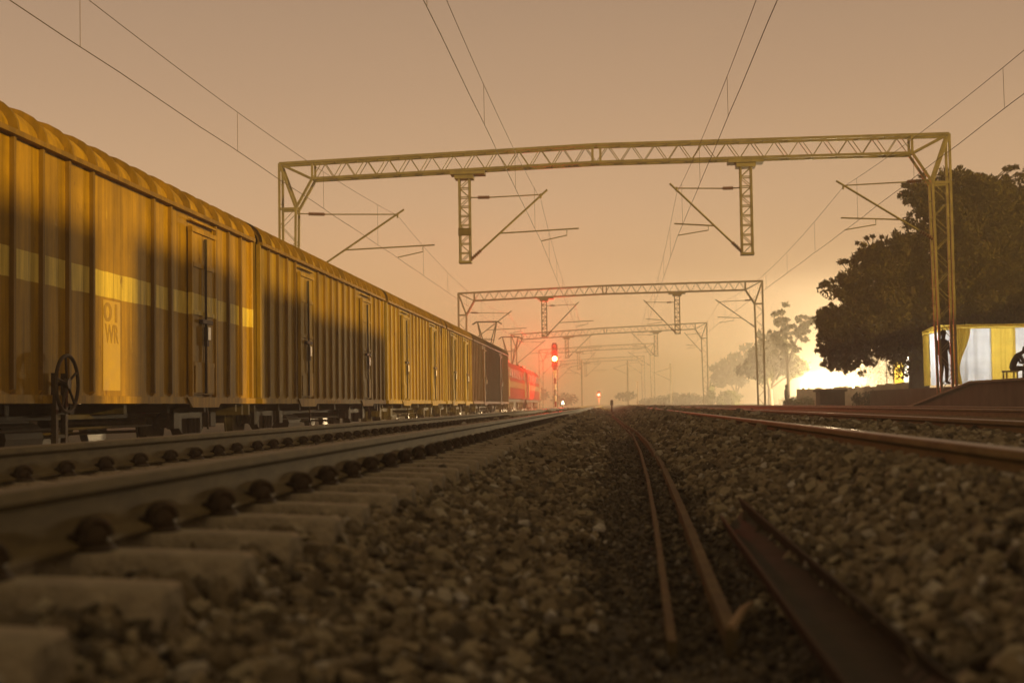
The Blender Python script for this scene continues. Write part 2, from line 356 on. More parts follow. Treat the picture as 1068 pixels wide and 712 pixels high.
def scatter(name, x, y, z, s, protos, label=None, mat='stone'):
    n = len(x); Vs = []; Fs = []; off = 0
    kind = rng.integers(0, len(protos), n)
    for k, (v, f) in enumerate(protos):
        idx = np.where(kind == k)[0]
        if not len(idx): continue
        q = rng.normal(size=(len(idx), 4)); q /= np.linalg.norm(q, axis=1)[:, None]
        w, a, b, c = q.T
        Rm = np.stack([1-2*(b*b+c*c), 2*(a*b-c*w), 2*(a*c+b*w), 2*(a*b+c*w), 1-2*(a*a+c*c), 2*(b*c-a*w), 2*(a*c-b*w), 2*(b*c+a*w), 1-2*(a*a+b*b)], -1).reshape(-1, 3, 3)
        P = np.einsum('nij,vj->nvi', Rm, v) * s[idx][:, None, None]
        P[:, :, 2] *= .9
        P += np.stack([x[idx], y[idx], z[idx]], -1)[:, None, :]
        Vs.append(P.reshape(-1, 3)); nv = len(v)
        Fs.append((f[None] + (np.arange(len(idx))*nv)[:, None, None] + off).reshape(-1, 3)); off += nv*len(idx)
    V = np.concatenate(Vs); Fc = np.concatenate(Fs)
    me = bpy.data.meshes.new(name); me.vertices.add(len(V)); me.vertices.foreach_set('co', V.ravel())
    me.loops.add(Fc.size); me.loops.foreach_set('vertex_index', Fc.ravel().astype(np.int32))
    me.polygons.add(len(Fc)); me.polygons.foreach_set('loop_start', (np.arange(len(Fc))*3).astype(np.int32))
    me.update(); me.validate(); me.materials.append(MT[mat])
    sf = me.attributes.new('sharp_face', 'BOOLEAN', 'FACE'); sf.data.foreach_set('value', [True]*len(me.polygons))
    o = bpy.data.objects.new(name, me); COL.objects.link(o); o['kind'] = 'stuff'
    if label: o['label'] = label; 
    return o
def strew(y0, y1, dens, size, xr, zoff=0.0, lim=.46):
    n = int((y1-y0)*(xr[1]-xr[0])*dens)
    x = rng.uniform(xr[0], xr[1], n); y = rng.uniform(y0, y1, n)
    ok = (x > -lim*y-.6) & (x < .36*y+.7); x, y = x[ok], y[ok]; n = len(x)
    s = size*np.exp(rng.normal(0, .36, n)); s = np.clip(s, size*.5, size*1.9)
    z = gz(x) + rng.uniform(-.25, .75, n)*s + zoff
    # soil-filled hollow between the tracks: smaller, half sunk
    edge = .06*np.sin(y*2.3)+.05*np.sin(y*5.1+1)
    h = (smooth01((x+.24+edge)/.16)*(1-smooth01((x-.50-edge)/.14)) > rng.random(n)).astype(float)
    s = s*(1-.42*h); z = z - h*.55*s
    # the channel's trough stays free of stones
    tq = (y-ya_)/(yb_-ya_); xl = CH[0].x+(CH[2].x-CH[0].x)*tq; xr_ = CH[1].x+(CH[3].x-CH[1].x)*tq; zl_ = CH[0].z+(CH[2].z-CH[0].z)*tq
    inch = (x > xl-.012) & (x < xr_+.012) & (y < 7.0); z = np.where(inch, np.minimum(z, zl_-.075-s*.95), z)
    # keep clear of rail feet
    for c in (TL, TR):
        for sg in (-1, 1):
            k = np.abs(x-(c+sg*G2)) < .05; z = np.where(k, z-.10, z)
            if c == TL: k = np.abs(x-(c+sg*G2)) < .14; z = np.where(k, z-.07, z)
    return x, y, z, s, h
pa = stone_protos(90, 5); pb = stone_protos(40, 3)
A = [strew(1.7, 6, 1350, .0225, (-3.7, 1.9)), strew(6, 12, 850, .0265, (-3.8, 3.6)), strew(12, 26, 400, .036, (-3.9, 3.7))]
Q = [np.concatenate([a[i] for a in A]) for i in range(5)]; sel = Q[4] < .5
scatter('ballast', *[q[sel] for q in Q[:4]], pa, 'grey brown crushed stone ballast between and around the tracks')
thin = (~sel) & (rng.random(len(sel)) < .6)
scatter('trough_gravel', *[q[thin] for q in Q[:4]], pa, 'dark dirt caked gravel in the hollow between the two tracks', 'dirt')
A = [strew(26, 60, 110, .055, (-3.9, 3.9)), strew(60, 130, 26, .085, (-3.9, 3.9))]
scatter('distant_ballast', *[np.concatenate([a[i] for a in A]) for i in range(4)], pb, 'crushed stone ballast running away down the line')

# ------------------------------------------------------------------ rails
def rail_profile():
    h = [(0, -.0), (.020, -.0005), (.031, -.004), (.036, -.013), (.036, -.036), (.028, -.043), (.0085, -.055), (.0085, -.128), (.02, -.142), (.072, -.159), (.075, -.172)]
    return [(x, z) for x, z in h] + [(-x, z) for x, z in reversed(h[1:])]
RP = rail_profile()
def rail(x, zt, y0, y1, label, group, mat='rail'):
    m = MB(); step = 5.0
    ys = list(np.arange(y0, y1+.1, step)); rings = [[(px, y-y0, pz) for px, pz in RP] for y in ys]
    m.loft(rings, closed=True, caps=True)
    o = m.build('rail', mat, smooth=True); o.location = (x, y0, zt); return tag(o, label, 'rail', group)
g = 'rails of the running lines'
rail(TL+G2, RT, .8, 330, 'rail nearest the camera on the left, with fat clips along its foot', g, 'dullrail')
rail(TL-G2, RT, .8, 330, 'far rail of the left track, running in front of the yellow wagons', g, 'dullrail')
rail(TR-G2, RT, .8, 330, 'near rail of the right track with a shiny red tinted top', g)
rail(TR+G2, RT, .8, 330, 'far rail of the right track, beyond its shiny near rail', g)
rail(TF-G2, RT, .8, 330, 'near rail of the outer track beside the platform', g)
rail(TF+G2, RT, .8, 330, 'rail of the outer track closest to the platform wall', g)
rail(TW+G2, RTW, -4, 330, 'siding rail under the wagons on their visible side', g)
rail(TW-G2, RTW, -4, 330, 'siding rail under the wagons on their hidden far side', g)

# ------------------------------------------------------------------ sleepers with clips
def make_sleeper(end=1.375):
    root = empty('concrete_sleeper', (0, 0, 0))
    m = MB(); rings = []
    for x, h, tw in [(-end, -.205, .075), (-end+.015, -.195, .085), (-1.05, -.182, .085), (-.72, -.182, .085), (-.3, -.225, .09), (.3, -.225, .09), (.72, -.182, .085), (1.05, -.182, .085), (end-.015, -.195, .085), (end, -.205, .075)]:
        rings.append([(x, -.13, -.42), (x, -tw, h-.012), (x, -tw+.012, h), (x, tw-.012, h), (x, tw, h-.012), (x, .13, -.42)])
    m.loft(rings, closed=True, caps=True); m.build('sleeper_body', 'concrete', root, smooth=True)
    for sg in (-1, 1):
        for sd in (-1, 1):
            c = MB(); x0 = sg*G2 + sd*.055
            # spring clip: coiled loop of bar over a domed iron insert, gripping the rail foot
            c.ball((x0+sd*.03, 0, -.150), .058, 16, 10, (.8, 1.0, .98)); c.ball((x0+sd*.045, 0, -.178), .062, 14, 8, (.75, 1.15, .3))
            ax = Vector((sd*.75, -.66, 0)); e1 = Vector((.66*sd, .75, 0)); cc = Vector((x0+sd*.048, -.022, -.145)); pts = []
            for k in range(17):
                q = 2*math.pi*k/16*.93; pts.append(cc + e1*.038*math.cos(q) + Vector((0, 0, .04*math.sin(q))))
            c.tube(pts, .0145, 8)
            c.tube([(x0+sd*.03, -.06, -.15), (x0-sd*.012, -.035, -.148), (x0-sd*.016, .035, -.148), (x0+sd*.03, .06, -.15)], .0135, 7)
            c.build('rail_clip', 'clip', root, smooth=True)
    return root
PROS = dict(l=make_sleeper(), r=make_sleeper(1.2))
for trk, x, y0, n, lab, grp in (('l', TL, 1.75, 66, 'concrete sleeper with exposed pale end under the left track', 'sleepers of the left track'),
                                ('r', TR, 1.9, 48, 'concrete sleeper sunk in ballast under the right track', 'sleepers of the right track')):
    for i in range(n):
        y = y0 + .6*i
        o = PROS[trk] if i == 0 else copy_tree(PROS[trk])
        o.location = (x + random.uniform(-.025, .025), y + random.uniform(-.02, .02), RT + random.uniform(-.004, .002)); o.rotation_euler = (0, 0, random.uniform(-.025, .025))
        o.location.z = RT; o.location.x = (TL if trk == 'l' else TR) + random.uniform(-.012, .012)
        tag(o, lab, 'sleeper', grp)

# ------------------------------------------------------------------ odd steel on the ground
def strip(name, pts, w, h, mat, label, cat):
    m = MB()
    P = [Vector(p) for p in pts]
    rings = []
    for i, p in enumerate(P):
        t = (P[min(i+1, len(P)-1)] - P[max(i-1, 0)]).normalized(); r_ = t.cross(Vector((0, 0, 1))).normalized()
        rings.append([p - r_*w/2, p - r_*w/2 + Vector((0, 0, h)), p + r_*w/2 + Vector((0, 0, h)), p + r_*w/2])
    m.loft(rings, closed=True, caps=True)
    o = m.build(name, mat, smooth=False, loc=P[0]); return tag(o, label, cat, None)
zg = -.11
def gp(px, py, z):
    d = ray(px, py); t = (z-ZC)/d.z; return Vector((d.x*t, d.y*t, z))
def on_ground(px, py, h):
    z = -.08
    for _ in range(12): z = .5*z + .5*(float(gz(gp(px, py, z).x)) + h)
    return gp(px, py, z)
A_ = [on_ground(px, py, .045 if py > 480 else .07) for px, py in ((701, 668), (693, 610), (684, 545), (676, 500), (668, 470), (660, 453), (648, 442), (639, 434.5), (634, 430.5))]
B_ = [on_ground(px, py, .055 if py > 480 else .085) for px, py in ((764, 656), (742, 605), (722, 555), (704, 512), (690, 482), (677, 462), (666, 451), (651, 441.5), (641, 434.5), (635, 430.3))]
strip('steel_strip', [p - Vector((0, 0, .06)) for p in A_], .026, .06, 'rust', 'thin rusty steel strip on the left of the pair in the hollow between tracks', 'steel strip')
strip('steel_strip', [p - Vector((0, 0, .08)) for p in B_], .040, .08, 'rust', 'wider rusty steel strip leaning beside the thin one, ending at a wood splinter', 'steel strip')
def channel():
    L0, R0, L1, R1 = CH
    m = MB(); th = .012; dp = Vector((.03, 0, -.075))
    rings = []
    for k in range(13):
        t = k/12; l = L0.lerp(L1, t); r_ = R0.lerp(R1, t); u = (r_-l).normalized(); z = dp
        rings.append([l, l + z, r_ + z, r_, r_ - u*th, r_ - u*th - z*-0.86, l + u*th - z*-0.86, l + u*th])
    m.loft(rings, closed=True, caps=True)
    o = m.build('steel_channel', 'dark', loc=L0, bevel=.003); tag(o, 'dark rusted steel channel lying open side up on the ballast at right', 'steel channel')
channel()
p = gp(762, 656, -.03); q = gp(785, 628, -.03); m = MB(); m.tube([p, p.lerp(q, .5)+Vector((0, 0, .012)), q], [.016, .014, .007], 6); tag(m.build('wood_splinter', 'wood', loc=p), 'short pale wood splinter lying between rusty strip and steel channel', 'splinter')

# ------------------------------------------------------------------ covered wagons
ZB = (ZC + .20) - RTW          # body underside above siding rail
ZE = (ZC + 3.04) - RTW         # eave
HWID = 1.62
def roof_pts(off=0.0, n=11):
    """half-section from eave (+x) over the crown to eave (-x), pushed out by off"""
    pts = []
    rr = .55
    for k in range(6):
        q = math.pi/2*k/5*.82; pts.append((HWID - rr + (rr+off)*math.cos(q), ZE + (rr+off)*math.sin(q)*.70))
    x1, z1 = pts[-1]
    crown = [(x1*(1-t), z1 + (.10)*(1-(1-t)**2)) for t in (.33, .66, 1.0)]
    half = pts + crown
    return half + [(-x, z) for x, z in reversed(half[:-1])]
RIBM = None
def make_wagon(y0, y1, wall, label, doors, extra=None, pitch=.75, handwheel=False, skip=None):
    yc = (y0+y1)/2; Ln = y1-y0; root = empty('covered_wagon', (TW, yc, RTW), label, 'wagon', 'wagons of the goods train')
    T = lambda x, y, z: (TW+x, yc+y, RTW+z)
    nb = max(2, round(Ln/pitch)); pt = Ln/nb; yb = [-Ln/2 + i*pt for i in range(nb+1)]
    dspan = [(d-.62, d+.62) for d in doors]
    for sg in (1, -1):
        m = MB(); w = .03; pr = .05
        # folded plate wall: flat panels with trapezoid ribs
        prof = [(-Ln/2, 0)]
        for y in yb[1:-1]:
            if any(a-.1 < y < b+.1 for a, b in dspan) or (skip and skip[0] < yc+y < skip[1]): continue
            prof += [(y-w-.006, 0), (y-w, pr), (y+w, pr), (y+w+.006, 0)]
        prof += [(Ln/2, 0)]
        zs = [ZB, ZB+.05, ZE]
        rings = [[T(sg*(HWID+o*(0.0 if i == 0 else 1.0)), y, z) for y, o in prof] for i, z in enumerate(zs)]
        m.loft(rings)
        m.bx(*sorted((TW+sg*(HWID-.06), TW+sg*(HWID+.078))), yc-Ln/2, yc+Ln/2, RTW+ZB-.10, RTW+ZB-.003)
        for e in (-1, 1):   # corner posts
            m.box(T(sg*(HWID+.012), e*(Ln/2-.05), (ZB+ZE)/2), (.07, .1, ZE-ZB-.01))
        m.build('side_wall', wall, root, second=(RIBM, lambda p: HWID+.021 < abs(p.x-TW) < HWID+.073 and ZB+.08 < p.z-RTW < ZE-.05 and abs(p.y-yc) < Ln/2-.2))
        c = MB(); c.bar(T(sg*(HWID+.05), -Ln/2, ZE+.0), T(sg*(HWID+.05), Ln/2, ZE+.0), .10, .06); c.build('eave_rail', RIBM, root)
    # roof: bays bulge between ribs
    m = MB(); rings = []
    base = roof_pts(0); rib = roof_pts(.055)
    def ring(y, o): return [T(x, y, z+.03) for x, z in roof_pts(o)]
    for i, y in enumerate(yb):
        if i: rings += [ring(y-pt*.75, .02), ring(y-pt*.5, .028), ring(y-pt*.25, .02), ring(y-w-.012, 0)]
        rings += [ring(y-w*.8 if i else y, .095), ring(y+w*.8 if i < nb else y, .095)]
        if i < nb: rings += [ring(y+w+.012, 0)]
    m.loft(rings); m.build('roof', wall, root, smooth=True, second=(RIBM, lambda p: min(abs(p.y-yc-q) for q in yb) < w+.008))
    for e in (-1, 1):
        y = e*(Ln/2-.01); ol = [(HWID-.02, ZB)] + [(x*.985, z) for x, z in roof_pts(-.02)] + [(-HWID+.02, ZB)]
        m = MB(); m.prism([(TW+x, RTW+z) for x, z in ol], 'y', yc+y-e*.03, yc+y)
        for k in (-1.0, -.35, .35, 1.0): m.box(T(k, y+e*.05, (ZB+ZE)/2), (.1, .1, ZE-ZB-.1))
        m.build('end_wall', wall, root)
    # doors
    for d in doors:
        for sg in (1, -1):
            X = sg*(HWID+.045)
            m = MB()
            for lf in (-1, 1):
                c = d+lf*.30; m.box(T(X, c, (ZB+ZE-.25)/2+.0), (.05, .575, ZE-ZB-.33))
                for zz in (.18, .46, .72): m.box(T(X+sg*.03, c, ZB+(ZE-ZB)*zz), (.03, .5, .07))
            m.box(T(X+sg*.02, d, ZE-.26), (.08, 1.34, .07)); m.box(T(X+sg*.02, d, ZE-.12), (.06, 1.34, .03))
            for e in (-1, 1): m.box(T(X+sg*.015, d+e*.63, (ZB+ZE)/2-.1), (.07, .06, ZE-ZB-.22))
            dr = m.build('door', wall, root, bevel=.006)
            m = MB(); m.tube([T(X+sg*.065, d, ZE-.35), T(X+sg*.065, d, ZB+.06)], .022, 8)
            m.box(T(X+sg*.07, d, ZB+1.18), (.06, .55, .06)); m.box(T(X+sg*.075, d, ZB+.95), (.05, .12, .3))
            m.build('lock_bar', 'iron', dr)
            if sg == 1:
                m = MB(); m.box(T(X+sg*.105, d+.05, ZB+1.0), (.012, .14, .2)); m.build('tag_plate', 'white', dr)
            # sill plate hanging below the sole bar
            m = MB(); m.prism([(yc+d-.95, RTW+ZB-.005), (yc+d-.7, RTW+ZB-.16), (yc+d+.7, RTW+ZB-.16), (yc+d+.95, RTW+ZB-.005)], 'x', *sorted((TW+sg*(HWID+.081), TW+sg*(HWID+.11))))
            m.box(T(X+sg*.03, d, ZB+.28), (.04, 1.0, .42))
            m.build('door_sill', wall, root)
            m = MB(); m.tube([T(X+sg*.03, d+.1, ZB-.1), T(X+sg*.05, d+.14, ZB-.3), T(X+sg*.03, d+.2, ZB-.5)], .018, 6); m.build('chain', 'iron2', root)
    # underframe
    m = MB()
    for sg in (-1, 1): m.bar(T(sg*.9, -Ln/2, ZB-.2), T(sg*.9, Ln/2, ZB-.2), .14, .2)
    for k in np.linspace(-Ln/2+.4, Ln/2-.4, 8): m.box(T(0, k, ZB-.17), (2.9, .12, .13))
    m.box(T(0, 0, ZB-.19), (.3, Ln, .2))
    for e in (-1, 1): m.box(T(0, e*(Ln/2+.02), ZB-.16), (2.9, .12, .28))
    m.build('underframe', 'iron', root)
    m = MB(); m.tube([T(.75, -1.7, ZB-.52), T(.75, -.6, ZB-.52)], .2, 14); m.box(T(.75, -1.15, ZB-.33), (.1, .9, .2)); m.tube([T(.3, -.4, ZB-.5), T(1.0, 2.6, ZB-.5)], .025, 6); m.tube([T(1.1, -3, ZB-.42), T(1.1, 3, ZB-.42)], .02, 6)
    m.build('brake_gear', 'iron2', root)
    bo = min(4.75, Ln/2-2.1)
    for e in (-1, 1):
        c = e*bo; m = MB()
        for sg in (-1, 1):
            x0 = sg*1.12; ol = [(-1.3, .52), (-1.3, .36), (-.72, .36), (-.45, .22), (.45, .22), (.72, .36), (1.3, .36), (1.3, .52), (.8, .66), (-.8, .66)]
            m.prism([(yc+c+a, RTW+b) for a, b in ol], 'x', TW+x0-.08, TW+x0+.08)
            for k in (-1, 1): m.box(T(x0+sg*.09, c+k, .47), (.12, .3, .26))
        m.box(T(0, c, .5), (2.3, .4, .25))
        bg = m.build('bogie', 'iron2', root, bevel=.012)
        for k in (-1, 1):
            wb = MB()
            for sg in (-1, 1):
                wb.disc(T(sg*.86, c+k, .45), 'x', .46, .13, 28); wb.disc(T(sg*.79, c+k, .45), 'x', .49, .03, 28); wb.disc(T(sg*.93, c+k, .45), 'x', .14, .1, 14)
            wb.tube([T(-.9, c+k, .45), T(.9, c+k, .45)], .08, 10)
            wb.build('wheelset', 'wheel', bg, smooth=True)
        for sg in (-1, 1):
            for k in (-.2, 0, .2):
                sp = MB(); sp.tube([T(sg*(1.12)+sg*.1, c+k, .26), T(sg*1.12+sg*.1, c+k, .5)], .06, 10); sp.build('spring', 'iron', bg)
    for e in (-1, 1):
        for sg in (-1, 1):
            m = MB(); m.tube([T(sg*.98, e*(Ln/2+.05), 1.0-ZB*0), T(sg*.98, e*(Ln/2+.24), 1.0)], .07, 12); m.build('buffer', 'iron', root)
    if handwheel:
        yh = at(70, 400, 1).x; d = ray(70, 400); xh = TW+HWID+.16; t = xh/d.x; P_ = Vector((xh, d.y*t, ZC+d.z*t))
        m = MB(); m.torus(P_, 'x', .33, .022, 30, 8)
        for k in range(5):
            q = 2*math.pi*k/5+.45; m.tube([P_, P_+Vector((0, math.cos(q)*.33, math.sin(q)*.33))], .016, 6)
        m.disc(P_, 'x', .06, .06, 12); m.tube([P_, P_-Vector((.16, 0, 0))], .025, 8); m.build('handbrake_wheel', 'iron2', root, smooth=True)
        m = MB()
        for k in (-.14, .14):
            m.bar((xh-.07, P_.y+k-.05, RTW+ZB+.25), (xh-.07, P_.y+k-.05, RTW+.12), .06, .07)
        for z in (.35, .62): m.box((xh-.07, P_.y-.05, RTW+z), (.05, .3, .04))
        m.build('step_ladder', 'iron2', root)
    return root
RIBM = wagon_mat('grimy rib paint', (.24, .14, .008), (.09, .054, .006))  # darker than the walls: shade on the rib faces is put into this colour
W1 = wagon_mat('ochre wagon paint', (.43, .255, .006), (.12, .07, .004), stripe=((ZC+1.47)-RTW, (ZC+1.80)-RTW, (.9, .72, .15)))
W2 = wagon_mat('mustard wagon paint', (.35, .225, .009), (.105, .064, .006))
W3 = wagon_mat('olive yellow wagon paint', (.38, .26, .010), (.12, .08, .006))
W4 = wagon_mat('yellow wagon paint', (.40, .28, .010), (.14, .095, .007))
W5 = wagon_mat('dark brown wagon paint', (.14, .062, .024), (.07, .033, .013))
wg1 = make_wagon(10.75, 24.62, W1, 'amber covered wagon with a pale stripe, stencilled panel and handbrake wheel, closest to camera', [-4.6, 3.8], handwheel=True, skip=(17.62, 18.5))
wg2 = make_wagon(25.12, 39.0, W2, 'mustard covered wagon with two dark doors, second in the train behind the striped one', [28.9-32.06, 36.0-32.06])
wg3 = make_wagon(39.5, 53.2, W3, 'olive yellow covered wagon, third in the train between the mustard and bright yellow ones', [-3.4, 3.4])
wg4 = make_wagon(53.7, 63.4, W4, 'yellow covered wagon, last of the yellow ones just before the dark brown van', [-2.4, 2.4])
RIBM = wagon_mat('grimy brown rib paint', (.07, .035, .016), (.035, .02, .01))  # same shade painted into the brown van's ribs
wg5 = make_wagon(63.9, 85.6, W5, 'dark brown covered van coupled between the yellow wagons and the red locomotives', [-5, 5])
# stencilled panel on the first wagon (pale painted bay with two lines of dark figures)
def stencil():
    def onside(px, py):
        d = ray(px, py); x = TW+HWID+.004; t = x/d.x; return d.y*t, ZC+d.z*t
    y0, zt_ = onside(107.5, 312); y1, zb_ = onside(125.5, 407)
    m = MB(); X = TW+HWID+.0045
    m.bx(X-.003, X, y0, y1, ZC+.27, zt_)
    pn = m.build('stencil_panel', surf('pale stencil paint', (.48, .31, .03), (.6, .41, .05), 3, .6, 0, .1), wg1)
    mm = surf('stencil black', (.3, .19, .035), (.42, .27, .06), 12, .7)
    for txt, pyt, h in (('01', 316, .33), ('WR', 338, .33)):
        cu = bpy.data.curves.new('t', 'FONT'); cu.body = txt; cu.size = h; cu.align_x = 'CENTER'; cu.extrude = .001; cu.offset = .008
        to = bpy.data.objects.new('t', cu); me = bpy.data.meshes.new_from_object(to)
        _, z = onside(116, pyt); z -= h*.72
        ws = max(v.co.x for v in me.vertices)-min(v.co.x for v in me.vertices); k = (y1-y0)*.8/ws
        b = MB(); b.add([(X+.002+v.co.z, (y0+y1)/2+v.co.x*k, z+v.co.y) for v in me.vertices], [tuple(p.vertices) for p in me.polygons])
        b.build('lettering', mm, pn); bpy.data.objects.remove(to)
stencil()

# ------------------------------------------------------------------ locomotives
def make_loco(y0, y1, label, panto_y):
    yc = (y0+y1)/2; Ln = y1-y0; root = empty('electric_locomotive', (TW, yc, RTW), label, 'locomotive', 'locomotives at the head of the train')
    T = lambda x, y, z: (TW+x, yc+y, RTW+z)
    zb, zs, zr = 1.05, 3.1, 3.62
    sec = [(1.5, zb), (1.52, 1.4), (1.52, zs), (1.2, zr-.12), (.6, zr), (-.6, zr), (-1.2, zr-.12), (-1.52, zs), (-1.52, 1.4), (-1.5, zb)]
    m = MB(); rings = []
    for y, k, dz in ((-Ln/2, .9, -.35), (-Ln/2+.35, .97, -.12), (-Ln/2+1.1, 1, 0), (Ln/2-1.1, 1, 0), (Ln/2-.35, .97, -.12), (Ln/2, .9, -.35)):
        rings.append([T(x*k, y, z+(dz if z > 2.6 else 0)) for x, z in sec])
    m.loft(rings, closed=True, caps=True); m.build('body', 'redp', root, bevel=.03)
    for sg in (-1, 1):
        m = MB(); m.box(T(sg*1.527, 0, 2.0), (.02, Ln-2.3, .42)); m.build('stripe', 'cream', root)
        for e in (-1, 1):
            m = MB(); m.box(T(sg*1.525, e*(Ln/2-1.75), 2.15), (.03, .75, 1.9)); d = m.build('cab_door', 'cream', root)
            m = MB(); m.tube([T(sg*1.56, e*(Ln/2-1.3), 1.2), T(sg*1.56, e*(Ln/2-1.3), 2.3)], .02, 6); m.build('handrail', 'white', d)
            m = MB(); m.box(T(sg*1.528, e*(Ln/2-2.7), 2.75), (.025, .8, .5)); m.build('side_window', 'glass', root)
        m = MB()
        for k in np.linspace(-Ln/2+4.2, Ln/2-4.2, 6): m.box(T(sg*1.528, k, 2.72), (.025, 1.1, .55))
        m.build('louvre', 'iron2', root)
    for e in (-1, 1):
        m = MB()
        for sg in (-1, 1): m.box(T(sg*.62, e*(Ln/2-.12), 2.72), (.85, .12, .55))
        m.build('windscreen', 'glass', root)
        for sg in (-1, 1):
            m = MB(); m.disc(T(sg*.9, e*(Ln/2+.01), 1.6), 'y', .11, .05, 14); m.build('headlight', 'white', root)
            m = MB(); m.tube([T(sg*.98, e*(Ln/2), 1.05), T(sg*.98, e*(Ln/2+.45), 1.05)], .08, 12); m.tube([T(sg*.98, e*(Ln/2+.45), 1.05), T(sg*.98, e*(Ln/2+.5), 1.05)], .22, 14); m.build('buffer', 'iron', root)
    m = MB(); m.box(T(0, 0, .95), (2.8, Ln-1, .2)); m.box(T(0, 0, .62), (2.5, 3.5, .45)); m.build('underframe', 'iron', root)
    for e in (-1, 1):
        c = e*(Ln/2-5.0); m = MB()
        for sg in (-1, 1):
            m.prism([(yc+c+a, RTW+b) for a, b in [(-2.6, .62), (-2.6, .4), (2.6, .4), (2.6, .62), (1.6, .85), (-1.6, .85)]], 'x', TW+sg*1.2-.07, TW+sg*1.2+.07)
            for k in (-1.9, 0, 1.9): m.box(T(sg*1.3, c+k, .5), (.14, .35, .35)); m.tube([T(sg*1.31, c+k+.45, .5), T(sg*1.31, c+k+.45, .95)], .08, 10); m.tube([T(sg*1.31, c+k-.45, .5), T(sg*1.31, c+k-.45, .95)], .08, 10)
        bg = m.build('bogie', 'iron2', root)
        for k in (-1.9, 0, 1.9):
            w_ = MB()
            for sg in (-1, 1): w_.disc(T(sg*.84, c+k, .54), 'x', .54, .14, 26)
            w_.tube([T(-.9, c+k, .54), T(.9, c+k, .54)], .09, 10); w_.build('wheelset', 'wheel', bg, smooth=True)
    m = MB(); m.box(T(0, 1, zr+.12), (1.4, 5, .24)); m.tube([T(.3, -4, zr+.3), T(.3, 5, zr+.3)], .02, 6)
    for k in np.linspace(-4, 5, 6): m.tube([T(.3, k, zr), T(.3, k, zr+.3)], .05, 8)
    m.build('roof_gear', 'iron2', root)
    # pantograph: scissor arms that spread upwards to a wide collector head
    pz = ZC+5.45; py = panto_y; m = MB(); zb_ = RTW+zr+.18; zm = (zb_+pz)/2
    for sg in (-1, 1):
        for e in (-1, 1):
            m.tube([(TW+sg*.13, py+e*.12, zb_+.12), (TW+sg*.36, py+e*.8, zm), (TW+sg*.62, py+e*.12, pz-.04)], .036, 6)
        m.tube([(TW+sg*.6, py-.7, zb_+.05), (TW+sg*.6, py+.7, zb_+.05)], .03, 6)
        for k in (-.6, .6): m.tube([(TW+sg*.6, py+k, zb_-.16), (TW+sg*.6, py+k, zb_+.05)], .05, 8)
    m.tube([(TW-.36, py-.8, zm), (TW+.36, py-.8, zm)], .02, 6); m.tube([(TW-.36, py+.8, zm), (TW+.36, py+.8, zm)], .02, 6)
    pn = m.build('pantograph', 'iron2', root)
    m = MB()
    for k in (-.12, .12): m.tube([(TW-.95, py+k, pz-.16), (TW-.7, py+k, pz), (TW+.7, py+k, pz), (TW+.95, py+k, pz-.16)], .045, 6)
    m.build('collector_head', 'iron2', pn)
    return root
make_loco(86.5, 105.8, 'red and cream electric locomotive behind the brown van, pantograph raised', 90.0)
make_loco(106.9, 126.2, 'red and cream electric locomotive at the far head of the train', 110.5)

# ------------------------------------------------------------------ portal gantries
def truss(m, a0, a1, b0, b1, dep, chord, lace, n):
    lace *= .7
    """box truss: top chord a0-a1, bottom chord b0-b1, in two planes dep apart along the track"""
    D = Vector((0, dep/2, 0))
    for s in (-1, 1):
        m.bar(a0+D*s, a1+D*s, chord, chord); m.bar(b0+D*s, b1+D*s, chord, chord)
        for i in range(n):
            t0, t1, tm = i/n, (i+1)/n, (i+.5)/n
            m.bar(b0.lerp(b1, t0)+D*s, a0.lerp(a1, tm)+D*s, lace, lace); m.bar(a0.lerp(a1, tm)+D*s, b0.lerp(b1, t1)+D*s, lace, lace)
    for i in range(0, n+1):
        t = i/n
        m.bar(a0.lerp(a1, t)-D, a0.lerp(a1, t)+D, lace, lace); m.bar(b0.lerp(b1, t)-D, b0.lerp(b1, t)+D, lace, lace)
def cantilever(root, bx, y, zt, zb, wx, zm, zcw, mat):
    """hinged bracket from (bx) that carries the messenger at (wx,zm) and the contact wire at (wx,zcw)"""
    s = 1 if wx > bx else -1
    m = MB(); tip = Vector((wx+s*.22, y, zm+.22)); top = Vector((bx, y, zt)); bot = Vector((bx, y, zb)); hook = Vector((wx, y, zm))
    m.tube([bot, tip], .034, 8); m.tube([top + (hook-top)*.28, hook+Vector((0, 0, .06))], .022, 6)
    m.tube([top, top + (hook-top)*.12], .022, 6)
    t = (zcw+.32-zb)/(tip.z-zb); t = min(max(t, .1), .8); rg = bot.lerp(tip, t); end = Vector((wx+s*1.25, y, zcw+.42))
    if s < 0: end = Vector((wx-.1, y, zcw+.42))
    m.tube([rg, end], .024, 8)
    if s > 0:
        se = Vector((wx+.85, y, zcw+.36)); m.tube([se, se-Vector((0, 0, .16)), Vector((wx, y, zcw+.03))], .017, 6)
    else:
        se = Vector((wx+1.0, y, zcw+.34)); m.tube([se, se-Vector((0, 0, .16)), Vector((wx, y, zcw+.03))], .017, 6)
    m.tube([hook+Vector((0, 0, .1)), hook-Vector((0, 0, .06))], .03, 6)
    c = m.build('cantilever_arm', mat, root)
    m = MB(); a = top + (hook-top)*.12; b = top + (hook-top)*.28
    for k in range(7): m.tube([a.lerp(b, k/7), a.lerp(b, (k+.6)/7)], .062, 10)
    m.tube([a, b], .035, 8); m.build('insulator', 'insul', c)
    a, b = bot, bot.lerp(tip, .14); m = MB()
    for k in range(6): m.tube([a.lerp(b, k/6), a.lerp(b, (k+.6)/6)], .062, 10)
    m.build('insulator', 'insul', c)
